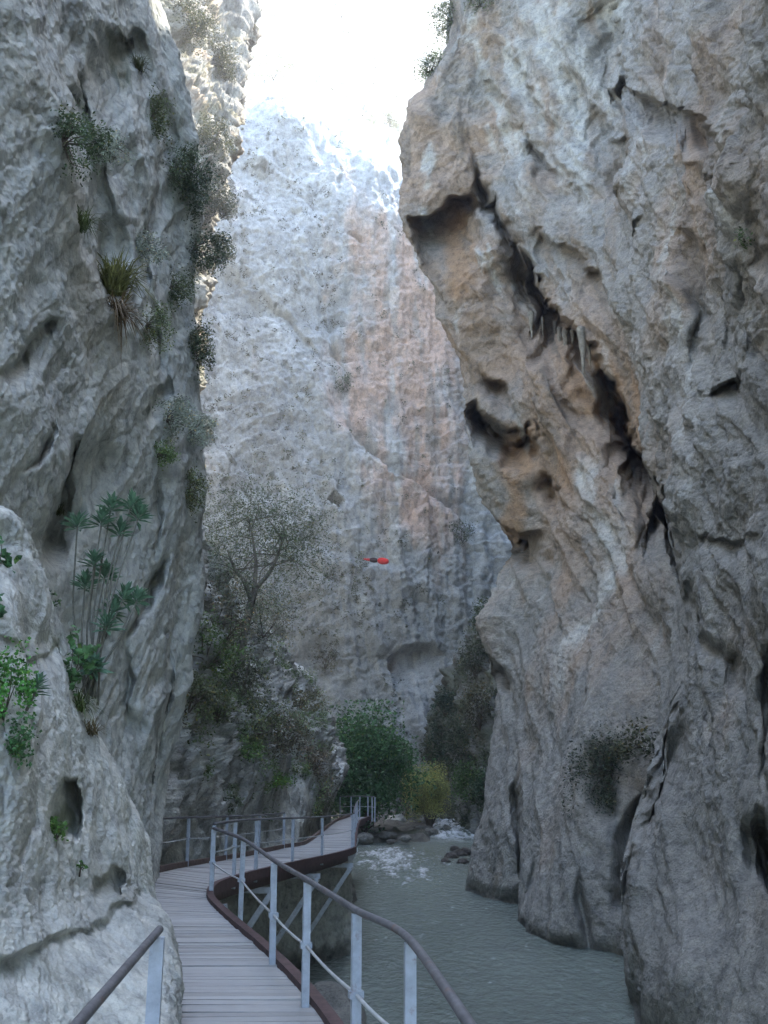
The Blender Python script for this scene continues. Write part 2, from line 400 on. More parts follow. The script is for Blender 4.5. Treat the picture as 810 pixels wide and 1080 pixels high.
    nose = ledge(Xs, Ys, [(428, 232), (452, 226), (475, 205), (500, 200)], 3.0, 5, 75, 1, .06)
    big_lip = ledge(Xs, Ys, [(664, 80), (690, 108), (735, 120), (756, 150)], 4.0, 4, 44, 1, .04)
    e = e + ledge(Xw2, Yw2, [(488, 425), (515, 448), (538, 466), (552, 462), (560, 445)], 5.0, 5, 30, 1, .08)
    e = e + ledge(Xw2, Yw2, [(484, 490), (500, 525), (525, 562), (552, 575)], 6.0, 5, 38, 1, .08)
    e = e + ledge(Xw2, Yw2, [(560, 490), (580, 512), (600, 540)], 1.8, 5, 32, 1, .15)
    e = e + ledge(Xw2, Yw2, [(505, 678), (520, 695), (532, 728)], 3.0, 5, 26, 1, .15)
    e = e + ledge(Xw2, Yw2, [(500, 380), (530, 400), (548, 440)], 2.2, 5, 34, 1, .2)
    e = e + crack(Xw2, Yw2, [(490, 130), (500, 200), (535, 240), (540, 300), (548, 340)], 3., 6)
    e = e + ledge(Xw2, Yw2, [(470, 20), (520, 90), (560, 150), (600, 200), (615, 260)], 1.5, 7, 40, 1)
    e = e + ledge(Xw2, Yw2, [(500, 10), (560, 90), (590, 170), (640, 230)], 1.3, 7, 40, 1)
    e = e + ledge(Xw2, Yw2, [(560, 0), (600, 80), (650, 150), (668, 240), (690, 330)], 1.4, 7, 40, 1)
    e = e + crack(Xw2, Yw2, [(690, 210), (715, 300), (728, 400), (726, 470)], .8, 7)
    e = e + ledge(Xw2, Yw2, [(700, 180), (742, 290), (760, 360), (775, 430)], 1.5, 6, 40, 1)
    e = e + crack(Xw2, Yw2, [(800, 120), (792, 250), (780, 330), (796, 420), (785, 520)], .9, 8)
    e = e + ledge(Xw2, Yw2, [(718, 425), (745, 400), (778, 388)], 1.1, 5, 34, 1, .15)
    e = e + ledge(Xw2, Yw2, [(730, 560), (755, 575), (780, 560)], .8, 5, 26, 1, .2)
    e = e + crack(Xw2, Yw2, [(690, 560), (720, 640), (745, 700), (750, 760)], 1.2, 5)
    e = e + crack(Xw2, Yw2, [(705, 700), (702, 760), (690, 820), (655, 880), (650, 960), (648, 1010)], 2.6, 8)
    e = e + crack(Xw2, Yw2, [(764, 830), (766, 880), (772, 920), (780, 965)], 2.4, 9)
    e = e + crack(Xw2, Yw2, [(785, 640), (772, 760), (765, 860)], 1.4, 7)
    e = e + crack(Xw2, Yw2, [(775, 940), (790, 1000), (808, 1060)], 1.5, 7)
    e = e + crack(Xw2, Yw2, [(530, 790), (540, 880), (538, 960)], 1.6, 6)
    e = e + crack(Xw2, Yw2, [(600, 900), (612, 960), (618, 1010)], .9, 8)
    e = e + ledge(Xw2, Yw2, [(640, 770), (652, 830), (655, 880)], 1.6, 14, 60, 1, .2)
    e = e * (.6 + .5 * sstep(-.35, .4, fbm(P / 2.6 + 61, 2)))
    out = ledge(Xs, Ys, [(484, 480), (500, 512), (520, 545), (548, 566), (560, 560)], 5.0, 4, 36, 1, .06) + ledge(Xs, Ys, [(496, 418), (515, 440), (540, 456), (556, 450)], 4.0, 4, 30, 1, .06) + ledge(Xs, Ys, [(628, 398), (655, 445), (690, 498), (712, 540), (722, 600)], 3.0, 4, 26, 1, .1)
    e = e + big_lip + nose + out
    # bulges
    e = e + 1.0 * blob(X, Y, 648, 905, 18, 40) + .8 * blob(X, Y, 520, 880, 14, 60) + .3 * blob(X, Y, 465, 180, 25, 60, 10)
    e = e + .7 * blob(X, Y, 610, 700, 40, 90, 20) + 1.2 * blob(X, Y, 700, 1010, 35, 60) + .8 * blob(X, Y, 760, 480, 25, 60)
    # undercut notch at the waterline
    e = e - .55 * np.exp(-((P[..., 2] + 3.05 + .2 * fbm(P / 2., 2)) / .28) ** 2)
    e = e * front
    disp = d - .5
    # colours: grey limestone, tan iron staining on the drier outer part, grey wash, pale lime streaks
    n1 = fbm(P / 5. + 3, 4); n2 = fbm(P / 1.6 + 8, 4); st = fbm(P * np.array([1.6, 1.6, .16]) + 40, 4); fl = fbm((flow(P) + wv * .5) * np.array([.7, .075, 1.0]) + 20, 4); hi = sstep(6, 15, P[..., 2]); st = st * (1 - .8 * hi) + fl * hi
    C = np.full(P.shape, 1.) * np.array([.32, .297, .277])
    C = C * (1 + .16 * n1 + .1 * n2)[..., None]
    tan = sstep(-.2, .55, n1 * .55 + n2 * .25 + .7 * blob(X, Y, 480, 300, 60, 220, -12) + .6 * blob(X, Y, 600, 450, 70, 150, -25) + .45 * blob(X, Y, 600, 640, 90, 110) + .5 * blob(X, Y, 530, 90, 70, 120, 30) + .3 * blob(X, Y, 760, 200, 60, 120)- .25)
    C = mixc(C, (.37, .265, .20), tan * .85)
    rust = sstep(.25, .7, 1.1 * blob(X, Y, 640, 420, 26, 60, -35) + .9 * blob(X, Y, 545, 470, 22, 40) + .8 * blob(X, Y, 540, 560, 14, 45) + .7 * blob(X, Y, 480, 275, 20, 60) + .5 * blob(X, Y, 590, 500, 20, 40) + .5 * blob(X, Y, 720, 150, 26, 26) + .4 * n2)
    C = mixc(C, (.37, .225, .13), rust * .65)
    pale = sstep(.25, .75, st + .3 * n2 + .55 * blob(X, Y, 585, 110, 60, 130, -10) - .1) * (1 - polish * .5)
    C = mixc(C, (.47, .45, .43), pale * (.6 + .25 * hi))
    for pts, w, k in (([(610, 470), (625, 540), (632, 590), (612, 640), (590, 680), (575, 740)], 7, .7), ([(655, 500), (640, 560), (640, 610)], 6, .5), ([(560, 30), (600, 120), (605, 190), (600, 240)], 7, .5), ([(480, 20), (530, 110), (545, 190)], 5, .5), ([(545, 130), (555, 200), (550, 230)], 5, .5)):
        sd, al = seg_field(Xw2, Yw2, pts)
        C = mixc(C, (.56, .55, .53), np.exp(-(sd / w) ** 2) * k * sstep(0, .1, al) * sstep(0, .1, 1 - al) * (.6 + .5 * np.clip(n2 + .5, 0, 1)))
    C = mixc(C, (.30, .215, .15), sstep(.2, .7, -fl + .2 * n1) * hi * .6 * sstep(760, 640, X))
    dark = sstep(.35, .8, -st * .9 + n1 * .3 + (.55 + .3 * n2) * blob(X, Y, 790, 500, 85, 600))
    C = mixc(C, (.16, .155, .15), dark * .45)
    lich = sstep(.2, .7, n1 + .8 * blob(X, Y, 700, 600, 60, 160) - .2) * polish
    C = mixc(C, (.25, .24, .225), lich * .4)
    wet = sstep(-2.75, -3.05, P[..., 2] + .25 * n2)
    C = mixc(C, (.09, .087, .08), wet * .75)
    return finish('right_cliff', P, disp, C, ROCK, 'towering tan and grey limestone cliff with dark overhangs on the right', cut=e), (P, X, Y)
# ================================================================== LEFT CLIFF
def build_left():
    sil = [(158, 985, 17.8), (164, 912, 17.8), (172, 850, 17.8), (186, 780, 17.8), (200, 700, 17.8), (207, 640, 17.8), (214, 520, 17.8), (212, 400, 17.8), (203, 330, 17.8), (203, 270, 17.6), (207, 200, 17.6), (202, 130, 17.4), (190, 60, 17.4), (170, 0, 17.4), (160, -50, 17.4), ('w', -7., 18, 30)]
    cols = [
        [('w', -7, -14, -5), ('w', -7, -14, 4), ('w', -8, -14, 12), ('w', -10, -14, 30)],
        [('w', -5., 0, -5), ('w', -5., 0, 2), ('w', -5.6, 0, 12), ('w', -8, 0, 30)],
        [(-330, 1120, 5.5), (-320, 600, 6), (-320, 0, 6), ('w', -7.6, 5, 30)],
        [(-90, 1120, 7.8), (-80, 700, 8), (-80, 500, 7.7), (-80, 0, 7.6), (-80, -50, 7.6), ('w', -7.4, 7, 30)],
        [(0, 1120, 9.6), (0, 700, 10), (-5, 560, 9.4), (0, 430, 8.9), (0, 300, 9.3), (0, 100, 9.0), (0, -50, 9.2), ('w', -7.2, 9, 30)],
        [(60, 1100, 11.8), (60, 700, 12.2), (50, 570, 11.8), (60, 480, 10.6), (62, 300, 10.8), (62, 150, 10.6), (60, -50, 10.8), ('w', -7.1, 11, 30)],
        [(110, 1040, 13.8), (112, 760, 14.), (115, 560, 13.6), (112, 400, 12.6), (118, 300, 13), (112, 150, 13), (105, 0, 12.6), (100, -50, 12.6), ('w', -7., 13, 30)],
        [(140, 1010, 15.4), (146, 760, 15.6), (155, 600, 15.4), (152, 400, 14.4), (160, 250, 15), (152, 100, 14.8), (140, 0, 14.6), (132, -50, 14.5), ('w', -7., 15, 30)],
        [(150, 990, 16.6), (165, 800, 17), (182, 650, 16.8), (186, 450, 16.4), (186, 250, 16.4), (180, 110, 16.4), (160, 0, 16), (150, -50, 16), ('w', -7., 17, 30)],
        sil,
        [(140, 985, 20.5), (150, 850, 20.5), (170, 700, 20.5), (175, 520, 20.5), (165, 300, 20.5), (165, 130, 20.5), (130, -50, 20.5), ('w', -9., 21, 30)],
        [('w', -9, 27, -5), ('w', -9, 27, 5), ('w', -10, 27, 16), ('w', -13, 27, 30)],
        [('w', -20, 34, -5), ('w', -20, 34, 5), ('w', -20, 34, 16), ('w', -22, 34, 30)]]
    warp = [10, 24, 40, 60, 60, 56, 44, 36, 34, 20, 10, 6]
    P = loft(cols, int(470 * RES), int(940 * RES), warp)
    X, Y, _ = pix(P); X = np.nan_to_num(X, nan=-3000); Y = np.nan_to_num(Y, nan=3000)
    front = (P[..., 1] < 18.6)
    d, wv = rock_relief(P, 3.6, .20, .03, .05, .06, .016)
    Xw, Yw = wob(P, X, Y, 14, 1.6); 
    e = 0
    e = e + ledge(Xw, Yw, [(95, 455), (80, 480), (62, 520), (40, 558), (20, 572)], 1.5, 7, 55, -1, .1)
    e = e + ledge(Xw, Yw, [(60, 320), (35, 335), (10, 375), (-10, 400)], .8, 6, 35, -1, .15)
    e = e + ledge(Xw, Yw, [(170, 400), (150, 420), (135, 440)], .7, 5, 30, -1, .15)
    e = e + ledge(Xw, Yw, [(105, 20), (100, 60), (75, 95), (52, 130), (72, 190), (78, 245), (105, 300), (118, 330)], 1.5, 10, 85, -1, .08)
    e = e + ledge(Xw, Yw, [(100, 35), (125, 40), (150, 36)], 1.2, 6, 34, 1, .2)
    e = e + ledge(Xw, Yw, [(160, 60), (160, 150), (160, 230), (150, 300), (155, 370), (165, 440)], .9, 10, 30, -1, .1)
    e = e + crack(Xw, Yw, [(180, 580), (160, 612), (140, 650), (128, 700)], .9, 5)
    e = e + crack(Xw, Yw, [(172, 480), (160, 560), (158, 610)], .5, 5)
    e = e + crack(Xw, Yw, [(60, 440), (45, 470), (20, 500)], .6, 4)
    e = e + crack(Xw, Yw, [(140, 660), (130, 740), (140, 800)], .8, 6)
    e = e + crack(Xw, Yw, [(185, 640), (165, 720), (160, 800), (150, 880)], .8, 7)
    e = e * (.55 + .5 * sstep(-.35, .4, fbm(P / 1.4 + 61, 2)))
    e = e + .35 * blob(X, Y, 178, 520, 14, 90) + .4 * blob(X, Y, 150, 740, 18, 60) + .3 * blob(X, Y, 120, 430, 30, 40)
    disp = d; e = e * front
    n1 = fbm(P / 2.6 + 3, 4); n2 = fbm(P / .8 + 8, 4); st = fbm(P * np.array([2., 2., .25]) + 40, 4)
    C = np.full(P.shape, 1.) * np.array([.43, .43, .42])
    C = C * (1 + .2 * n1 + .12 * n2)[..., None]
    pale = sstep(.1, .7, st * .7 + n2 * .3 + .5 * blob(X, Y, 40, 220, 50, 100) + .4 * blob(X, Y, 115, 460, 40, 60))
    C = mixc(C, (.40, .40, .39), pale * .5)
    tan = sstep(.15, .6, n1 * .6 + .6 * blob(X, Y, 60, 80, 40, 30) + .35 * blob(X, Y, 90, 320, 25, 60) + .5 * blob(X, Y, 185, 560, 20, 100))
    C = mixc(C, (.31, .265, .21), tan * .5)
    moss = sstep(.25, .7, n1 * .4 + n2 * .3 + .7 * blob(X, Y, 120, 60, 30, 40) + .6 * blob(X, Y, 185, 150, 14, 90) + .5 * blob(X, Y, 100, 220, 14, 60) + .5 * blob(X, Y, 190, 470, 16, 70) + .5 * blob(X, Y, 60, 545, 30, 25))
    C = mixc(C, (.12, .125, .075), moss * .6)
    dark = sstep(.3, .8, -st * .8 + .5 * blob(X, Y, 20, 20, 60, 30) + .2 * n1)
    C = mixc(C, (.13, .13, .13), dark * .5)
    return finish('left_cliff', P, disp, C, ROCKN, 'grey limestone cliff wall with grassy clefts on the left', cut=e)
# ================================================================== FOREGROUND OUTCROP
def build_outcrop():
    silk = np.array([(1130, 190, 6.2), (1080, 186, 6.5), (1040, 184, 7.0), (1000, 172, 7.6), (975, 167, 8.2), (940, 161, 9.2), (880, 153, 9.4), (830, 131, 9.2), (790, 108, 9.0), (760, 90, 8.8), (720, 74, 8.5), (680, 60, 8.3), (630, 44, 8.0), (580, 29, 7.8), (555, 14, 7.6), (540, -4, 7.4), (520, -60, 7.1), (480, -160, 6.6)], float)
    rows = []
    for py, sx, sd in silk:
        f = (1130 - py) / 600.
        l0 = 3.4 + 1.2 * f; l1 = 5.0 + 1.7 * f
        a0 = -330 if sx > -30 else sx - 260
        a1 = 0 if sx > 40 else sx - 40
        rows.append([Wd(a0, py, l0), Wd((a0 + a1) / 2, py, (l0 + l1) / 2 - .1), Wd(a1, py, l1 if sx > 40 else sd - .5), Wd(a1 + (sx - a1) * .5, py, (l1 + (sd - l1) * .42) if sx > 40 else sd - .35),
                     Wd(a1 + (sx - a1) * .84, py, sd - .55 if sx > 40 else sd - .2), Wd(sx, py, sd), Wd(sx - 6, py, sd + .9), Wd(sx - 50, py, sd + 3.0)])
    top = [p + np.array([-.3, .5, .25]) for p in rows[-1]]
    rows = np.array(rows + [top])
    R = catmull(rows, int(640 * RES), [max(abs(a[0] - b[0]), 20) for a, b in zip(silk, silk[1:])] + [30])
    P = catmull(np.swapaxes(R, 0, 1), int(520 * RES), [60, 60, 90, 80, 60, 30, 26])
    X, Y, _ = pix(P); X = np.nan_to_num(X, nan=-3000); Y = np.nan_to_num(Y, nan=3000)
    d, wv = rock_relief(P, 1.9, .10, .025, .02, .024, .010, 1.0)
    Xw, Yw = wob(P, X, Y, 14, .9)
    e = 0
    e = e + ledge(Xw, Yw, [(165, 925), (140, 955), (100, 975), (60, 985), (35, 1003), (0, 1012), (-30, 1010)], .16, 8, 75, -1, .08)
    e = e - .6 * sstep(.42, .62, blob(Xw, Yw, 64, 858, 17, 32, -18))
    e = e - .25 * sstep(.4, .6, blob(Xw, Yw, 108, 935, 12, 26, -10))
    e = e + crack(Xw, Yw, [(30, 660), (50, 690), (62, 690)], .1, 4)
    e = e + ledge(Xw, Yw, [(62, 668), (40, 690), (10, 672), (-10, 670)], .12, 6, 30, -1, .1)
    e = e + crack(Xw, Yw, [(55, 640), (80, 740), (110, 800), (128, 850)], .12, 5)
    e = e + crack(Xw, Yw, [(20, 800), (30, 860), (10, 940)], .12, 5) + .12 * blob(X, Y, 150, 870, 20, 60) + .15 * blob(X, Y, 40, 760, 30, 60)
    disp = d
    n1 = fbm(P / 1.3 + 3, 4); n2 = fbm(P / .3 + 8, 4)
    C = np.full(P.shape, 1.) * np.array([.45, .443, .425])
    C = C * (1 + .2 * n1 + .12 * n2)[..., None]
    C = mixc(C, (.46, .465, .46), sstep(.1, .6, n1 + .3 * n2) * .5)
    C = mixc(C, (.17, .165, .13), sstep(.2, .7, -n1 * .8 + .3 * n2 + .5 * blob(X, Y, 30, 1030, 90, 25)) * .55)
    C = mixc(C, (.10, .12, .05), sstep(.3, .7, blob(X, Y, 64, 868, 14, 22) + .3 * n2) * .6)
    return finish('rock_outcrop', P, disp, C, ROCKN, 'pale grey bulging rock outcrop beside the boardwalk', cut=e)
# ================================================================== ROCK UNDER THE BOARDWALK
def build_under():
    path = np.array([(-1.3, 2), (-1.35, 5), (-1.7, 8), (-2.4, 12), (-3.4, 15.5), (-3.55, 19), (-3.4, 22.5), (-3.05, 25), (-2.5, 27), (-1.7, 28.4), (-1.12, 29.8), (-1.3, 34), (-1.75, 46), (-3.4, 54)], float)
    lev = [(-4.5, -.36), (-1.2, -.42), (-.3, -.58), (-.05, -.9), (0, -1.6), (.05, -2.4), (.2, -3.0), (.3, -3.4), (.6, -4.8)]
    G = []
    for x, y in path:
        z0 = -.45 * np.clip((y - 15) / 13, 0, 1) - .12 * np.clip((y - 28) / 18, 0, 1)
        G.append([(x + o, y, z + (z0 if z > -2 else 0)) for o, z in lev])
    G = np.array(G, float)
    A = catmull(G, int(420 * RES), [6, 10, 20, 40, 50, 44, 40, 36, 30, 28, 24, 20, 10])
    P = np.swapaxes(catmull(np.swapaxes(A, 0, 1), int(260 * RES)), 0, 1)
    X, Y, _ = pix(P); X = np.nan_to_num(X); Y = np.nan_to_num(Y)
    d, wv = rock_relief(P, 2.6, .16, .10, .06, .07, .025)
    top = sstep(-.35, -.9, P[..., 2]); d = d * (.25 + .75 * top)
    d = d - .6 * blob(X, Y, 352, 1040, 12, 10)
    n1 = fbm(P / 1.6 + 3, 4); n2 = fbm(P / .4 + 8, 4)
    C = np.full(P.shape, 1.) * np.array([.33, .325, .30]) * (1 + .25 * n1 + .15 * n2)[..., None]
    C = mixc(C, (.05, .05, .045), sstep(-2.6, -3.1, P[..., 2] + .2 * n2) * .8)
    return finish('bank_rock', P, d, C, ROCKN, 'shaded rock bank dropping from the boardwalk to the river', True)
# ================================================================== LEFT SLOPE BEYOND
def build_slope():
    cols = [
        [('w', -9, 19, -2), ('w', -10, 21, 8), ('w', -11, 24, 16), ('w', -14, 30, 17)],
        [(158, 935, 19.0), (160, 905, 19.3), (150, 700, 22), (140, 520, 24), (120, 560, 30)],
        [(212, 930, 22.2), (212, 903, 22.6), (204, 750, 26), (200, 640, 29), (197, 600, 31), (190, 640, 38)],
        [(262, 925, 25.8), (262, 898, 26.2), (246, 780, 31), (234, 690, 36), (228, 640, 39), (222, 690, 48)],
        [(300, 925, 29.), (300, 893, 29.5), (286, 800, 36), (272, 710, 42), (264, 668, 45), (258, 720, 54)],
        [(333, 925, 31), (335, 888, 31.5), (318, 820, 37), (300, 745, 42), (286, 690, 46), (280, 740, 56)],
        [(352, 895, 41), (352, 868, 42), (345, 830, 44), (326, 775, 46), (302, 712, 49), (296, 760, 58)],
        [(366, 895, 47.5), (364, 862, 48), (352, 838, 48.5), (337, 790, 50), (310, 725, 52), (300, 770, 61)],
        [(340, 895, 58), (340, 862, 60), (330, 800, 62), (305, 735, 64), (300, 725, 75)],
        [('w', -14, 70, -4), ('w', -14, 70, 2), ('w', -14, 70, 6), ('w', -14, 80, 6)]]
    P = loft(cols, int(330 * RES), int(420 * RES), [8, 30, 50, 50, 50, 50, 40, 20, 10])
    X, Y, _ = pix(P); X = np.nan_to_num(X); Y = np.nan_to_num(Y)
    d, wv = rock_relief(P, 4.2, .6, .35, .25, .32, .08, 1.2)
    d = d + .45 * (ridged(np.stack([P[..., 0] * 1.1, P[..., 1] * .5, P[..., 2] * .2], -1) + wv * .5, 3) * .6)
    d = d * sstep(-.6, 1.6, P[..., 2] + 0.2)
    d = np.minimum(d, .3 + .7 * np.clip(P[..., 2], 0, 9)) - .8 * (1 - sstep(-.4, 2.2, P[..., 2]))
    n1 = fbm(P / 3. + 3, 4); n2 = fbm(P / .9 + 8, 4)
    C = np.full(P.shape, 1.) * np.array([.47, .46, .445]) * (1 + .3 * n1 + .25 * n2)[..., None]
    C = mixc(C, (.62, .62, .61), sstep(.1, .6, n2 + .3 * n1) * .55)
    C = mixc(C, (.20, .195, .175), sstep(.05, .5, -n2 - .4 * n1) * .6)
    C = mixc(C, (.085, .095, .05), sstep(.0, .5, n1 + .5 * n2 + .5 * blob(X, Y, 205, 740, 16, 60) + .7 * blob(X, Y, 310, 790, 35, 70) - .35) * .5)
    return finish('rocky_slope', P, d, C, ROCK, 'steep broken rock slope with shrubs beyond the boardwalk bend')
# ================================================================== SUNLIT LEFT SPUR
def build_spur():
    cols = [
        [('w', -26, 40, -4), ('w', -26, 40, 30), ('w', -26, 40, 62)],
        [(90, 800, 52), (100, 400, 52), (110, 100, 52), (120, -60, 52), ('w', -17, 54, 66)],
        [(165, 800, 57), (170, 500, 57), (185, 250, 57), (205, 130, 59), (215, 60, 66), (225, -60, 80), ('w', -15, 84, 74)],
        [(180, 800, 61), (190, 500, 61), (194, 350, 61), (206, 290, 61), (219, 230, 61), (233, 190, 61.5), (246, 130, 63), (250, 60, 70), (256, 0, 77), (262, -60, 84), ('w', -13, 88, 74)],
        [(160, 800, 72), (170, 500, 72), (180, 300, 72), (205, 130, 74), (225, -60, 90), ('w', -18, 94, 74)],
        [('w', -34, 90, -4), ('w', -34, 90, 30), ('w', -34, 90, 62)]]
    P = loft(cols, int(200 * RES), int(520 * RES), [6, 30, 30, 14, 6])
    d, wv = rock_relief(P, 7, 1.0, .8, .5, .6, .15, 1.2)
    n1 = fbm(P / 5. + 3, 4); n2 = fbm(P / 1.4 + 8, 4)
    C = np.full(P.shape, 1.) * np.array([.36, .33, .29]) * (1 + .2 * n1 + .2 * n2)[..., None]
    C = mixc(C, (.45, .30, .20), sstep(.1, .5, n1) * .5)
    C = mixc(C, (.13, .12, .05), sstep(.1, .5, n2 + .3 * n1) * .6)
    return finish('sunlit_spur', P, d, C, ROCKF, 'narrow sunlit rock spur above the left cliff')
# ================================================================== BACK CLIFF + SLOPE ABOVE
def build_back():
    def col(px, rim, d0, lean=.0):
        h = 900
        q = lambda py: d0 + 3 + (900 - py) / 800. * 13
        k = [(px, 905, d0), (px, 800, q(820) - 1.5), (px, 700, q(720)), (px, 600, q(600) - .5), (px, 450, q(450)), (px, 300, q(300)), (px, rim + 50, q(rim + 60)), (px, rim + 18, q(rim) + 1), (px, rim, q(rim) + 5)]
        k += [(px, rim - 45, q(rim) + 42), (px, rim - 110, q(rim) + 85), (px, rim - 220, q(rim) + 150)]
        return k
    cols = [col(-60, 230, 78), col(100, 190, 84), col(180, 150, 88), col(215, 128, 90), col(250, 117, 92), col(300, 118, 94), col(340, 140, 95), col(380, 165, 96), col(420, 186, 97), col(450, 205, 98), col(500, 240, 99), col(570, 270, 99), col(700, 300, 95)]
    P = loft(cols, int(470 * RES), int(760 * RES), [20, 26, 36, 40, 56, 50, 50, 50, 40, 50, 40, 12])
    X, Y, _ = pix(P)
    B = rock_relief(P, 17, 1.5, .5, .35, .55, .18, .8, .85)
    d, wv = B
    up = sstep(90, 110, P[..., 2] - 0)       # slope above the rim
    Xw, Yw = wob(P, X, Y, 18, 14.)
    Xw2, Yw2 = wob(P, X, Y, 10, 6.)
    e = 0
    # nearer lower-left buttress: everything below-left of the diagonal stands 5 m proud
    sd, al = seg_field(Xw, Yw, [(330, 100), (335, 330), (352, 440), (400, 500), (450, 530), (520, 575)])
    e = e + (.4 + .9 * sstep(330, 450, Y)) * sstep(-5, 7, sd)
    sd2, al = seg_field(Xw, Yw, [(250, 500), (300, 560), (350, 590), (410, 610), (480, 640), (560, 640)])
    e = e + .7 * sstep(-6, 6, sd2)
    e = e + ledge(Xw2, Yw2, [(340, 535), (352, 528), (368, 540)], 3, 4, 22, 1, .2)
    e = e + ledge(Xw2, Yw2, [(402, 740), (405, 705), (420, 690), (450, 692), (470, 700)], 2.0, 5, 50, 1, .1)
    e = e + crack(Xw2, Yw2, [(360, 250), (385, 262)], 1.5, 3)
    e = e + ledge(Xw2, Yw2, [(352, 440), (395, 490), (440, 520), (505, 565)], 1.6, 4, 18, -1, .1) + ledge(Xw2, Yw2, [(250, 300), (300, 330), (350, 400)], .8, 4, 20, 1, .2) + crack(Xw2, Yw2, [(352, 290), (356, 370), (362, 440)], 1.2, 4)
    flute = fbm(P * np.array([.5, .5, .045]) + 11, 3)
    e = e + .7 * flute * sstep(300, 360, X)
    disp = d * (1 - .3 * up) + np.where(P[..., 2] < 105, e, e * .3)
    n1 = fbm(P / 12. + 3, 4); n2 = fbm(P / 3.5 + 8, 4); n3 = fbm(P / 1.3 + 2, 3)
    st = fbm(P * np.array([.42, .42, .035]) + 40, 4)
    C = np.full(P.shape, 1.) * np.array([.43, .44, .455]) * (1 + .18 * n1 + .16 * n2)[..., None]
    right = sstep(-6, 10, -sd)
    zone = 1.1 * blob(X, Y, 440, 320, 40, 80) + 1.0 * blob(X, Y, 455, 440, 45, 90) + .8 * blob(X, Y, 385, 420, 35, 70) + .8 * blob(X, Y, 430, 540, 50, 50) + .5 * blob(X, Y, 390, 250, 40, 60) + .5 * blob(X, Y, 425, 700, 30, 40) + .35 * blob(X, Y, 275, 640, 30, 40) + .25 * blob(X, Y, 240, 350, 30, 60)
    pink = sstep(.1, .9, zone * .95 + .4 * st + .4 * n1 + .3 * n2 - .12)
    C = mixc(C, (.57, .405, .33), pink * .95)
    pale = sstep(.1, .6, -st + .3 * n2)
    C = mixc(C, (.58, .58, .575), pale * .5)
    C = mixc(C, (.29, .29, .28), sstep(.25, .7, fbm(P * np.array([.6, .6, .04]) + 90, 4) + .2 * n2) * .55)
    # dark pits and hardy tufts, thickest on the left half
    pit = sstep(.3, .55, n3 * .7 + n2 * .3 + .5 * n1) * (.35 + .65 * sstep(360, 280, X))
    C = mixc(C, (.09, .10, .085), pit * .8)
    scree = sstep(.4, .7, blob(X, Y, 425, 775, 34, 34) + .15 * n2)
    C = mixc(C, (.30, .31, .32), scree * .8)
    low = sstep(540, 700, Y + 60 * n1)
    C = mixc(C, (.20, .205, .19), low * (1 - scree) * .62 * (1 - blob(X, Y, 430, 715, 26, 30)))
    C = np.where(up[..., None] > 0.5, mixc(np.full(P.shape, 1.) * np.array([.31, .30, .275]), (.10, .11, .05), sstep(.05, .35, n2 + .4 * n3) * .7), C)
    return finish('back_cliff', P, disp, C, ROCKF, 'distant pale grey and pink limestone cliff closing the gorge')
def build_right_slope():
    cols = [
        [(474, 905, 100), (474, 872, 100), (466, 845, 102), (458, 800, 108)],
        [(482, 905, 92), (482, 872, 92), (473, 810, 94), (464, 765, 98), (462, 757, 108)],
        [(492, 905, 84), (492, 872, 85), (487, 770, 89), (484, 715, 92), (484, 705, 104)],
        [(513, 905, 76), (513, 874, 77), (514, 760, 82), (514, 670, 87), (514, 655, 100)],
        [(580, 905, 64), (575, 880, 65), (570, 720, 72), (560, 600, 80), (560, 590, 98)]]
    P = loft(cols, int(160 * RES), int(220 * RES))
    d, wv = rock_relief(P, 7, 1.0, .9, .5, .6, .15, 1.2)
    n1 = fbm(P / 4. + 3, 4); n2 = fbm(P / 1.2 + 8, 4)
    C = np.full(P.shape, 1.) * np.array([.21, .21, .20]) * (1 + .3 * n1 + .25 * n2)[..., None]
    C = mixc(C, (.07, .08, .045), sstep(-.1, .4, n1 + .3 * n2) * .7)
    return finish('wooded_slope', P, d, C, ROCKF, 'dark overgrown slope under the far right cliff')

import time; _t = time.time()
CR, _ = build_right(); CL = build_left(); CO = build_outcrop(); CU = build_under(); CS = build_slope(); CP = build_spur(); CB = build_back(); CW = build_right_slope()
print('cliffs', round(time.time() - _t, 1))
exec_rest = True
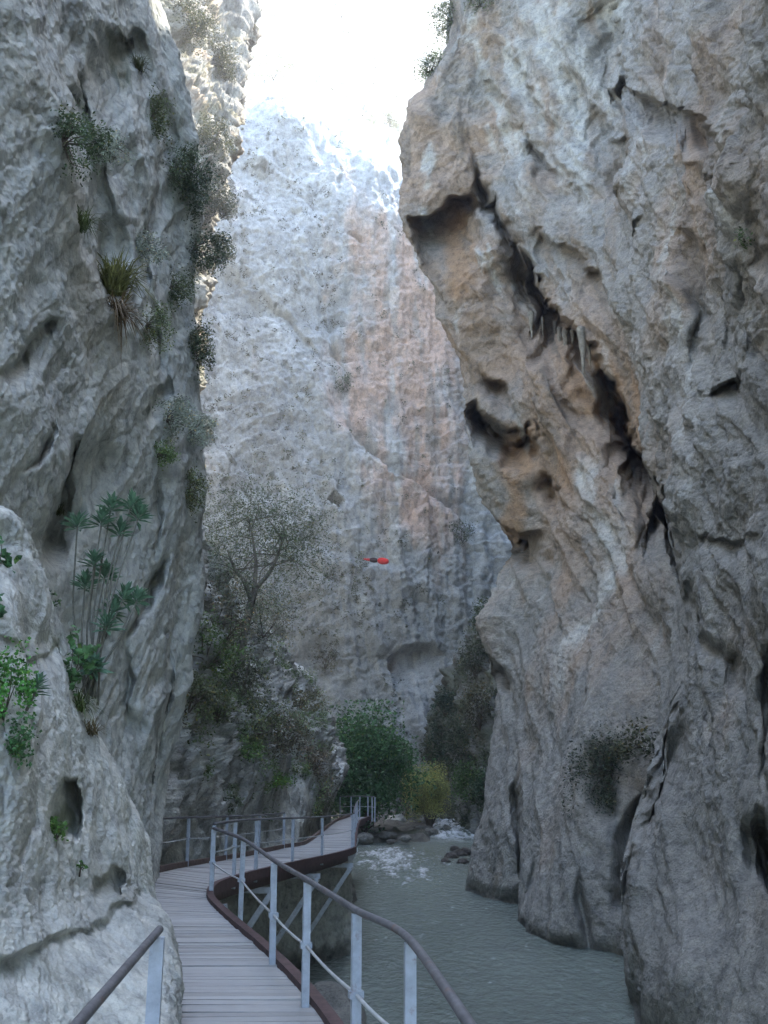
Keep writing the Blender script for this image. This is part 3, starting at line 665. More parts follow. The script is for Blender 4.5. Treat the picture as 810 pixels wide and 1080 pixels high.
# ================================================================== WATER AND BED
def water():
    xs = np.linspace(-9, 16, int(360 * RES)); 
    ys = 2 + 128 * (np.linspace(0, 1, int(900 * RES)) ** 1.7)
    X, Y = np.meshgrid(xs, ys, indexing='ij')
    Z = np.full(X.shape, -3.2)
    rap = sstep(70, 76, Y + 1.5 * fbm(np.stack([X, Y, X * 0], -1) * .4, 2)) * sstep(2.2, 3.6, X - .06 * (Y - 72))      # the rapid comes in from behind the right cliff
    P = np.stack([X, Y, X * 0], -1)
    Z += .035 * fbm(P * np.array([1.1, .8, 1]), 4) + .02 * ridged(P * np.array([2.3, 1.4, 1]), 2) * .6
    foamz = np.exp(-((X - .1 - .03 * (Y - 60)) / 2.1) ** 2) * np.exp(-((Y - 61) / 7.) ** 2) + .55 * np.exp(-((X - 1.) / 2.6) ** 2) * np.exp(-((Y - 52) / 7.) ** 2)
    Z += (.10 * ridged(P * np.array([1.7, .8, 1]) + 4, 3)) * foamz
    Z += rap * (.03 * (np.clip(Y, 74, 200) - 74) + .12 + .18 * ridged(P * np.array([1.2, .55, 1]) + 9, 3))
    n = fbm(P * np.array([1.6, .55, 1]) + 3, 5, .6); n2 = fbm(P * np.array([5., 2.2, 1]) + 30, 4, .6)
    n3_ = fbm(P * np.array([1.4, .30, 1]) + 60, 5, .65)
    foam = sstep(.5, 1.6, foamz * 1.15 + .75 * n3_ + .55 * n2 - .1) + rap * sstep(-.45, .15, n + .5 * n2)
    foam += .15 * sstep(.55, .9, n + .5 * n2) * sstep(46, 30, Y) * .5
    foam = np.clip(foam, 0, 1)
    C = np.full(P.shape, 1.) * np.array([.175, .205, .175]) * (1 + .18 * fbm(P * np.array([.35, .12, 1]), 3))[..., None]
    C = mixc(C, (.74, .78, .80), foam * .85)
    m, nt, b = new_mat('turbid_river_water', .16, .5); b.inputs['IOR'].default_value = 1.33
    at = nd(nt, 'ShaderNodeAttribute', attribute_name='tone'); nt.links.new(at.outputs['Color'], b.inputs['Base Color'])
    tc = nd(nt, 'ShaderNodeTexCoord'); mp = nd(nt, 'ShaderNodeMapping'); mp.inputs['Scale'].default_value = (1.9, 1.1, 1); nt.links.new(tc.outputs['Object'], mp.inputs[0])
    a = nd(nt, 'ShaderNodeTexNoise', Scale=2.4, Detail=5., Roughness=.6); nt.links.new(mp.outputs[0], a.inputs['Vector'])
    bp = nd(nt, 'ShaderNodeBump', Strength=.8, Distance=.22); nt.links.new(a.outputs['Fac'], bp.inputs['Height']); nt.links.new(bp.outputs[0], b.inputs['Normal'])
    o = mesh_obj('river_water', np.stack([X, Y, Z], -1), grid_faces(*X.shape)[:, ::1], m, None, C)
    tag(o, 'grey green river with white rapids', 'river', kind='structure')
def bed_ground():
    xs = np.concatenate([np.linspace(-600, -16, 20), np.linspace(-15, 18, 180), np.linspace(20, 600, 20)])
    ys = np.concatenate([np.linspace(-300, 48, 24), np.linspace(49, 112, 260), np.linspace(116, 900, 20)])
    X, Y = np.meshgrid(xs, ys, indexing='ij'); P = np.stack([X, Y, X * 0], -1)
    bank = sstep(67.5, 72.5, Y + 2.0 * fbm(P * .2, 3)) * sstep(4.4, 2.4, X - .07 * (Y - 70) + .9 * fbm(P * .3 + 4, 3)) * sstep(108, 96, Y)
    Z = -4.6 + bank * (1.75 + .03 * np.clip(Y - 70, 0, 60) + .45 * fbm(P * .7, 4) + .5 * sstep(0, -6, X))
    n = fbm(P * .8 + 3, 4)
    C = np.full(P.shape, 1.) * np.array([.15, .14, .125]) * (1 + .4 * n)[..., None]
    C = mixc(C, (.06, .07, .04), sstep(.1, .5, fbm(P * .35 + 30, 3)) * .6)
    o = mesh_obj('riverbed_ground', np.stack([X, Y, Z], -1), grid_faces(*X.shape), ROCK, None, C)
    tag(o, 'stony ground under and beside the river', 'ground', kind='structure')
    return X, Y, Z
water(); GX, GY, GZ = bed_ground()
def ground_z(x, y):
    i = np.argmin((GX[:, 0] - x) ** 2); j = np.argmin((GY[0] - y) ** 2); return GZ[i, j]

# ================================================================== BOARDWALK
def zdeck(y): return -.40 * float(sstep(14, 29, y)) - .14 * float(np.clip((y - 29) / 18, 0, 1))
outer = np.array([(.45, 1.2), (.22, 3.6), (.0, 5.4), (-.33, 7.2), (-.72, 8.8), (-1.22, 10.5), (-1.8, 12.3), (-2.28, 13.9), (-2.48, 14.9), (-2.55, 15.9), (-2.45, 17.2), (-2.1, 19.8), (-1.72, 22.4), (-1.3, 25.), (-.84, 27.9), (-.86, 29.4), (-.95, 34), (-1.05, 40), (-1.05, 45.5), (-.7, 49)], float)
inner = np.array([(-1.15, 1.2), (-1.3, 3.6), (-1.42, 5.4), (-1.6, 7.2), (-2.05, 8.8), (-2.75, 10.5), (-3.35, 12.4), (-3.8, 14.6), (-4.02, 16.2), (-4.05, 17.6), (-3.95, 19.2), (-3.8, 20.8), (-3.45, 23.4), (-3.1, 26), (-2.7, 28.2), (-2.25, 29.6), (-2.15, 34), (-2.1, 40), (-2.0, 45.5), (-1.6, 49.6)], float)
def resamp(P, N):
    Q = catmull(P, 1200); l = np.concatenate([[0], np.cumsum(np.linalg.norm(np.diff(Q, axis=0), axis=1))])
    return np.stack([np.interp(np.linspace(0, l[-1], N), l, Q[:, a]) for a in range(P.shape[1])], -1)
# walk the two edges together
Q_in, Q_out = catmull(inner, 2400), catmull(outer, 2400)
mid = (Q_in + Q_out) / 2; L = np.concatenate([[0], np.cumsum(np.linalg.norm(np.diff(mid, axis=0), axis=1))])
def edges(s):
    return [np.array([np.interp(s, L, Q[:, 0]), np.interp(s, L, Q[:, 1])]) for Q in (Q_in, Q_out)]
def p3(p, dz=0): return np.array([p[0], p[1], zdeck(p[1]) + dz])
walk = empty('boardwalk', (-2, 12, 0), 'weathered grey plank boardwalk on steel brackets winding along the left rock', 'boardwalk')
mb = MB(); s = 0.; r2 = random.Random(4)
while s < L[-1] - .2:
    wdt = .125 + r2.uniform(-.012, .02); gap = .006 + max(0, r2.gauss(0, .006))
    a, b = edges(s); c, d = edges(s + wdt - gap)
    jl, jr = r2.uniform(-.03, .03), r2.uniform(-.025, .012)
    ex = (b - a) / np.linalg.norm(b - a)
    a = a + ex * jl; c = c + ex * jl; b = b + ex * jr; d = d + ex * jr
    z0 = r2.gauss(0, .004); z1 = r2.gauss(0, .004)
    pts = [p3(a, z0), p3(b, z1), p3(d, z1), p3(c, z0)]
    t = r2.gauss(1, .055); w_ = r2.random()
    colr = np.array([.355, .355, .345]) * t if w_ > .1 else np.array([.30, .298, .285]) * t
    mb.hexa([p - np.array([0, 0, .05]) for p in pts] + pts, colr)
    s += wdt
mb.build('plank_deck', WOOD, walk)
def ribbon(path, w, h, dz, col, off=0.0):
    """square beam following a plan path."""
    m = MB(); path = np.asarray(path); n = len(path)
    T = np.gradient(path, axis=0); T /= np.linalg.norm(T, axis=1)[:, None]; Nn = np.stack([T[:, 1], -T[:, 0]], -1)
    V = []
    for p, q in zip(path, Nn):
        z = zdeck(p[1]) + dz
        for a, b in ((off - w / 2, 0), (off + w / 2, 0), (off + w / 2, h), (off - w / 2, h)):
            V.append((p[0] + q[0] * a, p[1] + q[1] * a, z + b))
    f = []
    for i in range(n - 1):
        for k in range(4): f.append([i * 4 + k, i * 4 + (k + 1) % 4, i * 4 + 4 + (k + 1) % 4, i * 4 + 4 + k][::-1])
    f += [[0, 1, 2, 3], [4 * n - 1, 4 * n - 2, 4 * n - 3, 4 * n - 4]]
    m.add(V, f, col); return m
O_s, I_s = resamp(outer, 240), resamp(inner, 240)
RB = (.085, .052, .05)
# outer edge beam: steel channel painted red-brown, standing a little proud of the planks
ribbon(O_s, .09, .165, -.11, RB, .03).build('edge_beam', RUST, walk)
kerb = I_s[(I_s[:, 1] > 13.)]
ribbon(kerb, .08, .10, .002, (.12, .085, .07), -.02).build('kerb_beam', RUST, walk)
ribbon(O_s, .12, .16, -.31, (.09, .06, .055), -.22).build('stringer', RUST, walk)
ribbon(I_s, .12, .16, -.31, (.09, .06, .055), .35).build('stringer', RUST, walk)
# brackets: arm under the deck and a diagonal strut down to the rock
for (tx, ty), (bx, by, bz) in (((274, 922), (-3.35, 17.6, -2.1)), ((312, 921), (-3.05, 20.6, -2.6)), ((348, 910), (-2.55, 24.0, -2.55)), ((378, 905), (-1.75, 26.3, -2.2))):
    pass
for y0, drop, inn in ((16.4, 1.9, 1.35), (19.6, 2.15, 1.45), (23.6, 2.15, 1.45), (27.4, 1.9, 1.25), (12.2, 1.6, .9), (9.0, 1.4, .8), (33., 1.6, .9), (38., 1.6, .8)):
    i = np.argmin(abs(O_s[:, 1] - y0)); p = O_s[i]; T = O_s[i + 1] - O_s[i - 1]; T /= np.linalg.norm(T); q = np.array([-T[1], T[0]])
    z = zdeck(p[1]) - .31
    a = np.array([p[0] - q[0] * .04, p[1] - q[1] * .04, z - .055])
    m = MB(); m.bar(a + np.array([q[0], q[1], 0]) * -.06, a + np.array([q[0] * 1.5, q[1] * 1.5, 0]), .11, .11, c=(.46, .50, .54))
    arm = m.build('bracket_arm', PAINT, walk)
    m = MB(); m.bar(a + np.array([0, 0, -.06]), a + np.array([q[0] * inn, q[1] * inn, -drop]), .12, .10, up=(q[0], q[1], 0), c=(.50, .54, .58))
    m.build('brace', PAINT, walk)

# ================================================================== RAILINGS
POSTC = (.38, .43, .49); PIPEC = (.10, .10, .105)
def railing(label, posts, hh, mid_h, group, post_w=.06, lead=None, tail=None, lean=None, railc=PIPEC, curve=True, midr=.011):
    """posts: plan points. Thing > handrail, mid_rail, posts."""
    base = p3(posts[len(posts) // 2])
    t = empty('railing', base, label, 'railing', group)
    pts = [np.array(p, float) for p in posts]
    allp = ([np.array(lead, float)] if lead is not None else []) + pts + ([np.array(tail, float)] if tail is not None else [])
    A = np.array([p3(p, hh) for p in allp])
    path = catmull(A, 24 * len(A)) if curve else np.concatenate([np.linspace(a, b, 12, endpoint=False) for a, b in zip(A, A[1:])] + [A[-1:]])
    m = MB(); m.tube(path, .021, 10, railc); m.build('handrail', PIPE, t, True)
    B = np.array([p3(p, mid_h) for p in allp]); 
    path = np.concatenate([np.linspace(a, b, 8, endpoint=False) - np.array([0, 0, 1]) * (.018 * np.sin(np.linspace(0, math.pi, 8, endpoint=False)))[:, None] for a, b in zip(B, B[1:])] + [B[-1:]])
    m = MB(); m.tube(path, midr, 6, (.46, .48, .48)); m.build('mid_rail', PAINT, t, True)
    for i, p in enumerate(pts):
        a, b = pts[max(i - 1, 0)], pts[min(i + 1, len(pts) - 1)]
        T = (b - a) / max(np.linalg.norm(b - a), 1e-6)
        m = MB(); tl = r2.gauss(0, .012), r2.gauss(0, .012)
        k = r2.gauss(1, .05)
        m.bar(p3(p, -.16), p3(p, hh - .02) + np.array([tl[0] * .5, tl[1] * .5, 0]), post_w, .045, up=(T[0], T[1], 0), c=np.array(POSTC) * k)
        # small tab that holds the rod
        q = p3(p, mid_h); m.bar(q - np.array([0, 0, .02]), q + np.array([0, 0, .02]), post_w + .03, .055, up=(T[0], T[1], 0), c=np.array(POSTC) * k * .9)
        m.build('post', PAINT, t)
    return t
H = .88
near = [Wz(px, py, H)[:2] for px, py in ((431, 990), (376, 960), (324, 928), (290, 908), (256, 885))] + [np.array((-2.40, 14.7))]
d0 = near[0] - near[1]
lead = [Wz(486, 1082, H)[:2]]
railing('near curved railing with dark pipe handrail along the outer boardwalk edge', [np.array((.36, 2.6))] + near, H, .42, 'boardwalk railings', .055, lead=(.46, 1.0))
sec = []
for y in (15.6, 17.3, 18.6, 21.4, 24.2, 27.8): 
    i = np.argmin(abs(O_s[:, 1] - y)); sec.append(O_s[i])
railing('straight outer railing past the bend, above the bracing struts', sec, .90, .5, 'boardwalk railings', .055)
inn = []
for y in (17.6, 20.4, 23.2, 26.0, 28.2):
    i = np.argmin(abs(I_s[:, 1] - y)); inn.append(I_s[i])
railing('inner railing against the rock face past the bend', inn, .92, .52, 'boardwalk railings', .055)
third = []
for y in (28.2, 31.5, 35, 38.5, 42, 45.2):
    i = np.argmin(abs(O_s[:, 1] - y)); third.append(O_s[i])
railing('railing seen end on along the last straight stretch of walkway', third, .90, .5, 'boardwalk railings', .055)
railing('small far railing fenced round the last visible walkway corner', [(-2.05, 48.3), (-1.55, 48.9), (-1.15, 48.9), (-.75, 48.6), (-.55, 48.2), (-.42, 47.6)], .95, .5, 'boardwalk railings', .05, curve=False)
P0 = Wz(165, 984, H)[:2]; P1 = Wz(80, 1082, H)[:2]
d1 = (P1 - P0)
railing('short foreground railing beside the pale outcrop, ending at one grey post', [P0 + d1 * 2.1, P0], H, .02 - .4, 'boardwalk railings', .07, lead=P0 + d1 * 2.6, tail=P0 + np.array([-.01, .12]), curve=False)

# ================================================================== PLANTS
def leaf_quads(cent, size, asp=.45, droop=0., up=.3, r=rng):
    n = len(cent); size = np.broadcast_to(size, (n,))
    d = r.normal(size=(n, 3)); d[:, 2] = d[:, 2] * .7 + up - droop; d /= np.linalg.norm(d, axis=1)[:, None]
    q = r.normal(size=(n, 3)); x = np.cross(d, q); x /= np.linalg.norm(x, axis=1)[:, None]
    nn = np.cross(x, d)
    a = cent - d * size[:, None] * .5; b = cent + d * size[:, None] * .5
    m = cent + nn * (size * .08)[:, None]
    V = np.stack([a, m + x * (size * asp * .5)[:, None], b, m - x * (size * asp * .5)[:, None]], 1)
    return V.reshape(-1, 3), np.arange(4 * n).reshape(n, 4)
def clump_points(c, R, n, k, r, hollow=.55, flat=1.):
    """k uneven clumps inside an ellipsoid, n leaf points spread about them."""
    u = r.normal(size=(k, 3)); u /= np.linalg.norm(u, axis=1)[:, None]
    rad = hollow + (1 - hollow) * r.random(k) ** .6
    cc = np.array(c) + u * rad[:, None] * np.array(R) * (.75 + .45 * r.random(k))[:, None]
    w = r.random(k) ** 1.2 + .25; w /= w.sum()
    idx = r.choice(k, n, p=w); sp = (.16 + .2 * r.random(k))[idx]
    pts = cc[idx] + np.clip(r.normal(size=(n, 3)), -1.7, 1.7) * sp[:, None] * np.array(R) * np.array([1, 1, flat])
    return pts, cc, idx
def leaf_tones(n, idx, k, col, r, var=.28):
    t = 1 + r.normal(size=k) * var * .8; base = np.array(col)[None] * 1.35 * np.clip(t[idx], .45, 1.7)[:, None]
    base = base * np.clip(1 + r.normal(size=n) * var, .4, 1.9)[:, None]
    y = (r.random(n) < .06)[:, None]
    base = np.where(y, base * np.array([1.9, 1.35, .9]), base)
    return np.repeat(np.clip(base, .005, .6), 4, axis=0)
def plant(name, label, cat, base, R, n, leaf, col, group=None, k=26, lift=None, stems=True, stemc=(.10, .085, .07), asp=.5, up=.3, hollow=.5, seed=0, off=(0, 0, 0), stem_r=.02, flat=1.):
    r = np.random.default_rng(seed + 100)
    base = np.array(base, float); lift = R[2] * .75 if lift is None else lift
    t = empty(name, base, label, cat, group)
    c = base + np.array([0, 0, lift]) + np.array(off)
    pts, cc, idx = clump_points(c, R, n, k, r, hollow, flat)
    V, f = leaf_quads(pts, leaf * r.uniform(.6, 1.35, n), asp, 0, up, r)
    mesh_obj('foliage', V, f, LEAF, t, leaf_tones(n, idx, k, col, r), False)
    if stems:
        m = MB()
        for q in cc[::2]:
            md = base * .5 + q * .5 + r.normal(size=3) * np.array(R) * .1
            path = catmull(np.array([base - np.array([0, 0, .05]), base * .75 + md * .25 + r.normal(size=3) * .02 * R[2], md, q]), 10)
            m.tube(path, np.linspace(stem_r, stem_r * .25, 10), 6, stemc)
        m.build('stems', BARK, t, True)
    return t
def grow(cliff, px, py, sink=.0, push=0):
    p, n = anchor(cliff, px, py); return p - n * sink + n * push, n
GREEN_D = (.030, .060, .026); GREEN_B = (.075, .135, .032); OLIVE = (.085, .098, .045); YEL = (.17, .18, .045); GREY = (.15, .17, .14); DARKC = (.026, .048, .030); SPURGE = (.10, .19, .12)

# --- far valley floor
b = Wd(385, 862, 73); b[2] = ground_z(b[0], b[1]) - .1
plant('leafy_tree', 'large dark green broadleaf bush behind the far walkway corner', 'tree', b, (3.3, 3.0, 3.2), 24000, .27, (.047, .108, .042), k=46, lift=4.0, stem_r=.09, seed=1, hollow=.35)
b = Wd(453, 866, 79); b[2] = ground_z(b[0], b[1]) - .1
plant('willow_bush', 'rounded yellow green bush standing on the stony bank', 'bush', b, (1.75, 1.6, 1.75), 18000, .16, (.26, .28, .09), k=44, lift=2.9, stem_r=.06, seed=2, hollow=.35, up=.7, asp=.3)
b = Wd(428, 850, 84); b[2] = ground_z(b[0], b[1]) - .1
plant('olive_bush', 'dull olive bush between the dark bush and the yellow green bush', 'bush', b, (.8, .8, 1.6), 2600, .15, (.075, .085, .045), k=30, lift=3.2, seed=3)
for i, (px, py, rx, rz, n, lab, c) in enumerate((
    (466, 788, 1.5, 3.2, 3200, 'tall dark evergreen at the foot of the far right slope, nearest the scree', DARKC),
    (468, 745, 1.0, 1.3, 1300, 'small dark evergreen topping the far right slope', DARKC),
    (486, 800, 2.0, 2.4, 2800, 'broad dark shrub in the middle of the far right slope', (.034, .052, .03)),
    (502, 770, 1.4, 2.0, 1800, 'brownish green shrub high on the far right slope', (.06, .062, .035)),
    (492, 838, 1.5, 1.6, 2200, 'brighter green shrub low on the far right slope above the rapids', (.05, .095, .03)),
    (508, 840, 1.0, 1.7, 1500, 'dark green shrub tucked beside the right cliff foot', (.035, .065, .03)),
    (497, 705, 1.5, 2.2, 1700, 'grey green shrub beneath the right cliff overhang edge', (.05, .065, .04)),
    (506, 655, .9, 1.4, 900, 'little green shrub at the top of the far right slope', (.05, .075, .035)))):
    p, nn = grow(CW, px, py + rz * 4); plant('slope_shrub', lab, 'shrub', p - nn * .2, (rx, rx, rz), n, .22, c, 'shrubs on the far right slope', k=26, lift=rz * .8, seed=20 + i, stem_r=.05)
# --- tufts on the back cliff
for i, (px, py, rr, lab, c) in enumerate(((492, 572, 1.3, 'round green shrub on the back cliff beside the right cliff', (.06, .08, .045)), (368, 410, 1.0, 'small green shrub in the corner of the back cliff', (.045, .075, .035)), (345, 700, 1.3, 'olive shrub low on the back cliff', (.07, .08, .05)), (292, 80, 3.2, 'pale sunlit shrub high on the left of the upper slope', (.12, .14, .06)), (366, 86, 3.2, 'sunlit shrub in the middle of the upper slope', (.12, .14, .06)), (402, 70, 3.2, 'sunlit shrub below the top of the upper slope', (.11, .13, .06)), (362, 15, 3, 'grey shrub at the top edge of the upper slope', (.1, .11, .07)), (415, 130, 1.6, 'dry shrub above the cliff rim', (.1, .1, .05)))):
    p, nn = grow(CB, px, py); plant('cliff_shrub', lab, 'shrub', p, (rr, rr, rr), 900, .2, c, 'shrubs on the back cliff', k=18, seed=40 + i, stems=True, stem_r=.04)
# --- slope behind the boardwalk
SL = [(222, 705, 1.0, 1.3, 1500, 'bright green shrub beside the left cliff edge', (.055, .10, .03)), (204, 745, .8, 1.0, 1300, 'dull green shrub growing in the gully by the left cliff', (.06, .085, .035)),
      (318, 740, 1.3, .9, 1600, 'olive green shrub high on the rocky slope', (.075, .088, .04)), (300, 790, 1.3, 1.1, 2000, 'dark olive thicket in the middle of the rocky slope', (.07, .078, .045)),
      (330, 805, 1.0, 1.0, 1400, 'brown green shrub on the right flank of the rocky slope', (.085, .085, .05)), (272, 765, 1.1, 1.0, 1500, 'green shrub under the thin tree', (.06, .085, .035)),
      (294, 826, .8, .4, 1000, 'low bright green cushion plant above the inner railing', (.06, .13, .03)), (265, 800, .7, .5, 900, 'small bright green tuft left of the cushion plant', (.055, .11, .03)),
      (344, 838, .9, .8, 1200, 'grey green shrub above the last walkway stretch', (.06, .07, .045)), (236, 760, .7, .8, 900, 'thin green shrub on the rock rib', (.06, .09, .035)), (262, 735, .8, 1.3, 1200, 'dark shrub at the foot of the thin tree', (.045, .06, .03)), (282, 668, 1.7, 1.8, 2600, 'soft grey green shrub beside the thin tree trunk', (.085, .105, .062)),
      (248, 855, .5, .6, 700, 'weedy tuft growing behind the inner railing', (.06, .085, .04)), (240, 690, 1.3, 1.6, 1200, 'hazy olive shrub left of the thin tree', (.07, .08, .045))]
for i, (px, py, rx, rz, n, lab, c) in enumerate(SL):
    p, nn = grow(CS, px, py); plant('slope_shrub', lab, 'shrub', p - nn * .15, (rx * .72, rx * .72, rz * .62), int(n * 1.3), .085, tuple(np.array(c) * np.array([1.45, 1.25, 1.5])), 'shrubs on the rocky slope', k=30, lift=rz * .35, seed=60 + i, stem_r=.03)
# thin tree
def thin_tree():
    r = np.random.default_rng(9)
    p, nn = grow(CS, 256, 688); D = p[1]
    t = empty('thin_tree', p, 'slender leaning tree with sparse grey green crown on the rocky slope', 'tree')
    w = lambda px, py, dd=0: Wd(px, py, D + dd)
    m = MB(); tips = []
    def limb(pts, r0, r1):
        a = np.array(pts); path = catmull(a, 14); m.tube(path, np.linspace(r0, r1, 14), 7, (.15, .14, .12)); return path
    limb([p - np.array([0, 0, .3]), w(258, 665), w(264, 636), w(270, 620)], .13, .09)
    l1 = limb([w(270, 620), w(284, 604, .4), w(294, 583, .6), w(300, 556, 1.)], .085, .02)
    l2 = limb([w(265, 632), w(257, 612, -.4), w(248, 602, -.5), w(240, 580, -.8)], .09, .025)
    l3 = limb([w(268, 622), w(270, 595, .5), w(266, 565, .8), w(262, 545, .9)], .08, .02)
    l4 = limb([w(258, 664), w(245, 652, -.6), w(232, 655, -1.), w(222, 640, -1.2)], .07, .02)
    for l in (l1, l2, l3, l4):
        for k in range(8):
            q = l[r.integers(5, 14)]; e = q + r.normal(size=3) * np.array([1.0, .9, .7]) + np.array([0, 0, .35])
            limb([q, (q + e) / 2 + r.normal(size=3) * .15, e], .025, .008); tips.append(e)
    m.build('trunk', BARK, t, True)
    tips = np.array(tips)
    ex = np.array([w(px, py, r.normal() * 1.) for px, py in ((222, 560), (235, 545), (255, 535), (280, 538), (300, 545), (318, 560), (310, 580), (225, 590), (232, 615), (215, 575), (325, 575), (290, 560), (240, 570), (270, 560), (215, 610), (222, 635))])
    cc = np.vstack([tips, ex]); n = 21000; idx = r.integers(0, len(cc), n)
    pts = cc[idx] + r.normal(size=(n, 3)) * np.array([.62, .6, .48])
    V, f = leaf_quads(pts, .085 * r.uniform(.6, 1.3, n), .35, 0, .1, r)
    mesh_obj('crown', V, f, LEAF, t, leaf_tones(n, idx, len(cc), (.075, .10, .058), r), False)
thin_tree()
# --- uncountable small growth: tufts dotting the back cliff, weeds on the slope
def scatter(name, label, cliff, boxes, n, per, R_, leaf, col, seed):
    r = np.random.default_rng(seed); ids = []
    for (x0, x1, y0, y1, w_) in boxes:
        q = np.where((cliff.px > x0) & (cliff.px < x1) & (cliff.py > y0) & (cliff.py < y1))[0]
        ids.append(r.choice(q, int(n * w_)))
    ids = np.concatenate(ids); P = cliff.P[ids]
    keep = fbm(P / (R_ * 9) + 4, 2) > -.12; P = P[keep]; Nn = cliff.N[ids][keep]
    sz = R_ * r.uniform(.35, 1.25, len(P)); k = len(P)
    idx = np.repeat(np.arange(k), per)
    pts = P[idx] + Nn[idx] * (sz[idx] * .4)[:, None] + np.clip(r.normal(size=(len(idx), 3)), -1.8, 1.8) * (sz[idx] * .5)[:, None]
    V, f = leaf_quads(pts, leaf * r.uniform(.6, 1.3, len(idx)), .5, 0, .4, r)
    o = mesh_obj(name, V, f, LEAF, None, leaf_tones(len(idx), idx, k, col, r), False); tag(o, label, kind='stuff')
scatter('cliff_vegetation', 'small dark tufts dotting the distant back cliff', CB, [(205, 360, 125, 620, 1.), (340, 480, 200, 640, .3), (230, 430, 560, 800, .6), (250, 480, 0, 130, .35)], 520, 18, .5, .24, (.075, .09, .06), 201)
scatter('slope_vegetation', 'grey green weeds covering the rocky slope', CS, [(190, 350, 640, 860, 1.), (230, 340, 690, 830, .6)], 260, 90, .38, .085, (.095, .135, .06), 202)
scatter('bank_vegetation', 'dark growth covering the far right slope', CW, [(440, 530, 640, 880, 1.)], 160, 90, 1.0, .22, (.05, .065, .035), 203)
# --- left cliff
for i, (px, py, R_, n, lf, lab, c, cl) in enumerate((
    (72, 150, (.35, .35, .45), 900, .07, 'dark green bush in the upper cleft of the left cliff', (.04, .06, .03), CL),
    (112, 158, (.34, .3, .28), 700, .07, 'silvery leaved shrub hanging under the upper cleft', GREY, CL),
    (152, 262, (.35, .3, .25), 650, .07, 'silvery shrub beside the tall grass tuft', GREY, CL),
    (160, 345, (.32, .3, .4), 700, .06, 'olive green bush below the grass tuft', (.06, .08, .035), CL),
    (185, 300, (.35, .3, .5), 700, .07, 'dark olive bush at the left cliff corner', (.045, .06, .03), CL),
    (180, 440, (.4, .35, .4), 800, .08, 'grey leaved shrub halfway down the cliff corner', (.13, .15, .12), CL),
    (205, 455, (.35, .35, .35), 700, .08, 'silvery shrub on the very edge of the cliff corner', GREY, CL),
    (172, 480, (.25, .25, .22), 500, .06, 'green tuft under the silvery shrubs', (.06, .095, .035), CL),
    (165, 120, (.3, .3, .5), 800, .07, 'dull green bush near the top of the cliff corner', (.05, .065, .03), CL),
    (188, 185, (.4, .4, .6), 1100, .08, 'dark green bush growing over the cliff corner', (.04, .055, .03), CL),
    (206, 195, (.45, .4, .75), 1200, .08, 'large dark bush overhanging the cliff corner edge', (.032, .046, .03), CL),
    (210, 262, (.5, .4, .55), 1200, .08, 'dark bush jutting out from the cliff edge', (.032, .046, .03), CL),
    (208, 365, (.3, .3, .6), 900, .08, 'dark bush low on the cliff edge', (.04, .052, .032), CL),
    (205, 520, (.25, .25, .45), 600, .07, 'mossy green bush under the cliff edge', (.06, .075, .035), CL))):
    p, nn = grow(cl, px, py); plant('cliff_shrub', lab, 'shrub', p, tuple(a * .8 for a in R_), int(n * 2), lf * .62, tuple(np.array(c) * 1.7), 'shrubs on the left cliff', k=28, lift=0., off=nn * R_[0] * .5, seed=90 + i, stem_r=.012)
for i, (px, py, R_, n, lab) in enumerate(((205, 20, (1.8, 1.8, 2.4), 1800, 'sunlit golden bush at the top of the rock spur'), (238, 70, (1.4, 1.4, 2.4), 1600, 'sunlit bush hanging on the spur face'), (232, 150, (1.3, 1.3, 2.), 1200, 'dull bush lower on the spur edge'), (226, 212, (1.8, 1.4, 1.8), 1800, 'dark bush where the spur meets the left cliff'), (232, 260, (1.6, 1.2, 1.4), 1300, 'dark spreading bush on the lower spur'))):
    p, nn = grow(CP, px, py); plant('spur_shrub', lab, 'shrub', p, tuple(a * .85 for a in R_), n * 3, .14, (.05, .055, .025) if i < 3 else (.034, .045, .03), 'shrubs on the sunlit spur', k=20, lift=0, seed=120 + i, stem_r=.04)
for i, (px, py, R_, n, lab) in enumerate(((470, 25, (1.1, 1.1, 1.5), 1500, 'green bush on the top edge of the right cliff'), (450, 72, (1.0, 1., .9), 900, 'reddish green shrub on the right cliff brow'), (500, 5, (1., 1., 1.2), 900, 'olive bush behind the top edge of the right cliff'))):
    p, nn = grow(CR, px, py); plant('cliff_shrub', lab, 'shrub', p, tuple(a * .85 for a in R_), n * 2, .10, (.10, .12, .06), 'shrubs on the right cliff', k=34, lift=.3, seed=130 + i, stem_r=.03)
p, nn = grow(CR, 640, 815); plant('cliff_shrub', 'sprawling dark shrub in the hollow at the right cliff foot', 'shrub', p, (.85, .8, 1.25), 5200, .085, (.06, .075, .05), 'shrubs on the right cliff', k=44, lift=0, off=nn * .25, seed=140, stem_r=.03)
p, nn = grow(CR, 672, 782); plant('cliff_shrub', 'small light leaved shrub above the sprawling dark shrub', 'shrub', p, (.7, .7, .55), 900, .12, (.07, .075, .045), 'shrubs on the right cliff', k=16, lift=0, off=nn * .2, seed=141, stem_r=.02)
p, nn = grow(CR, 780, 255); plant('cliff_shrub', 'tiny green tuft high on the right cliff', 'shrub', p, (.25, .25, .25), 250, .07, (.06, .09, .04), 'shrubs on the right cliff', k=8, lift=0, seed=142, stem_r=.01)

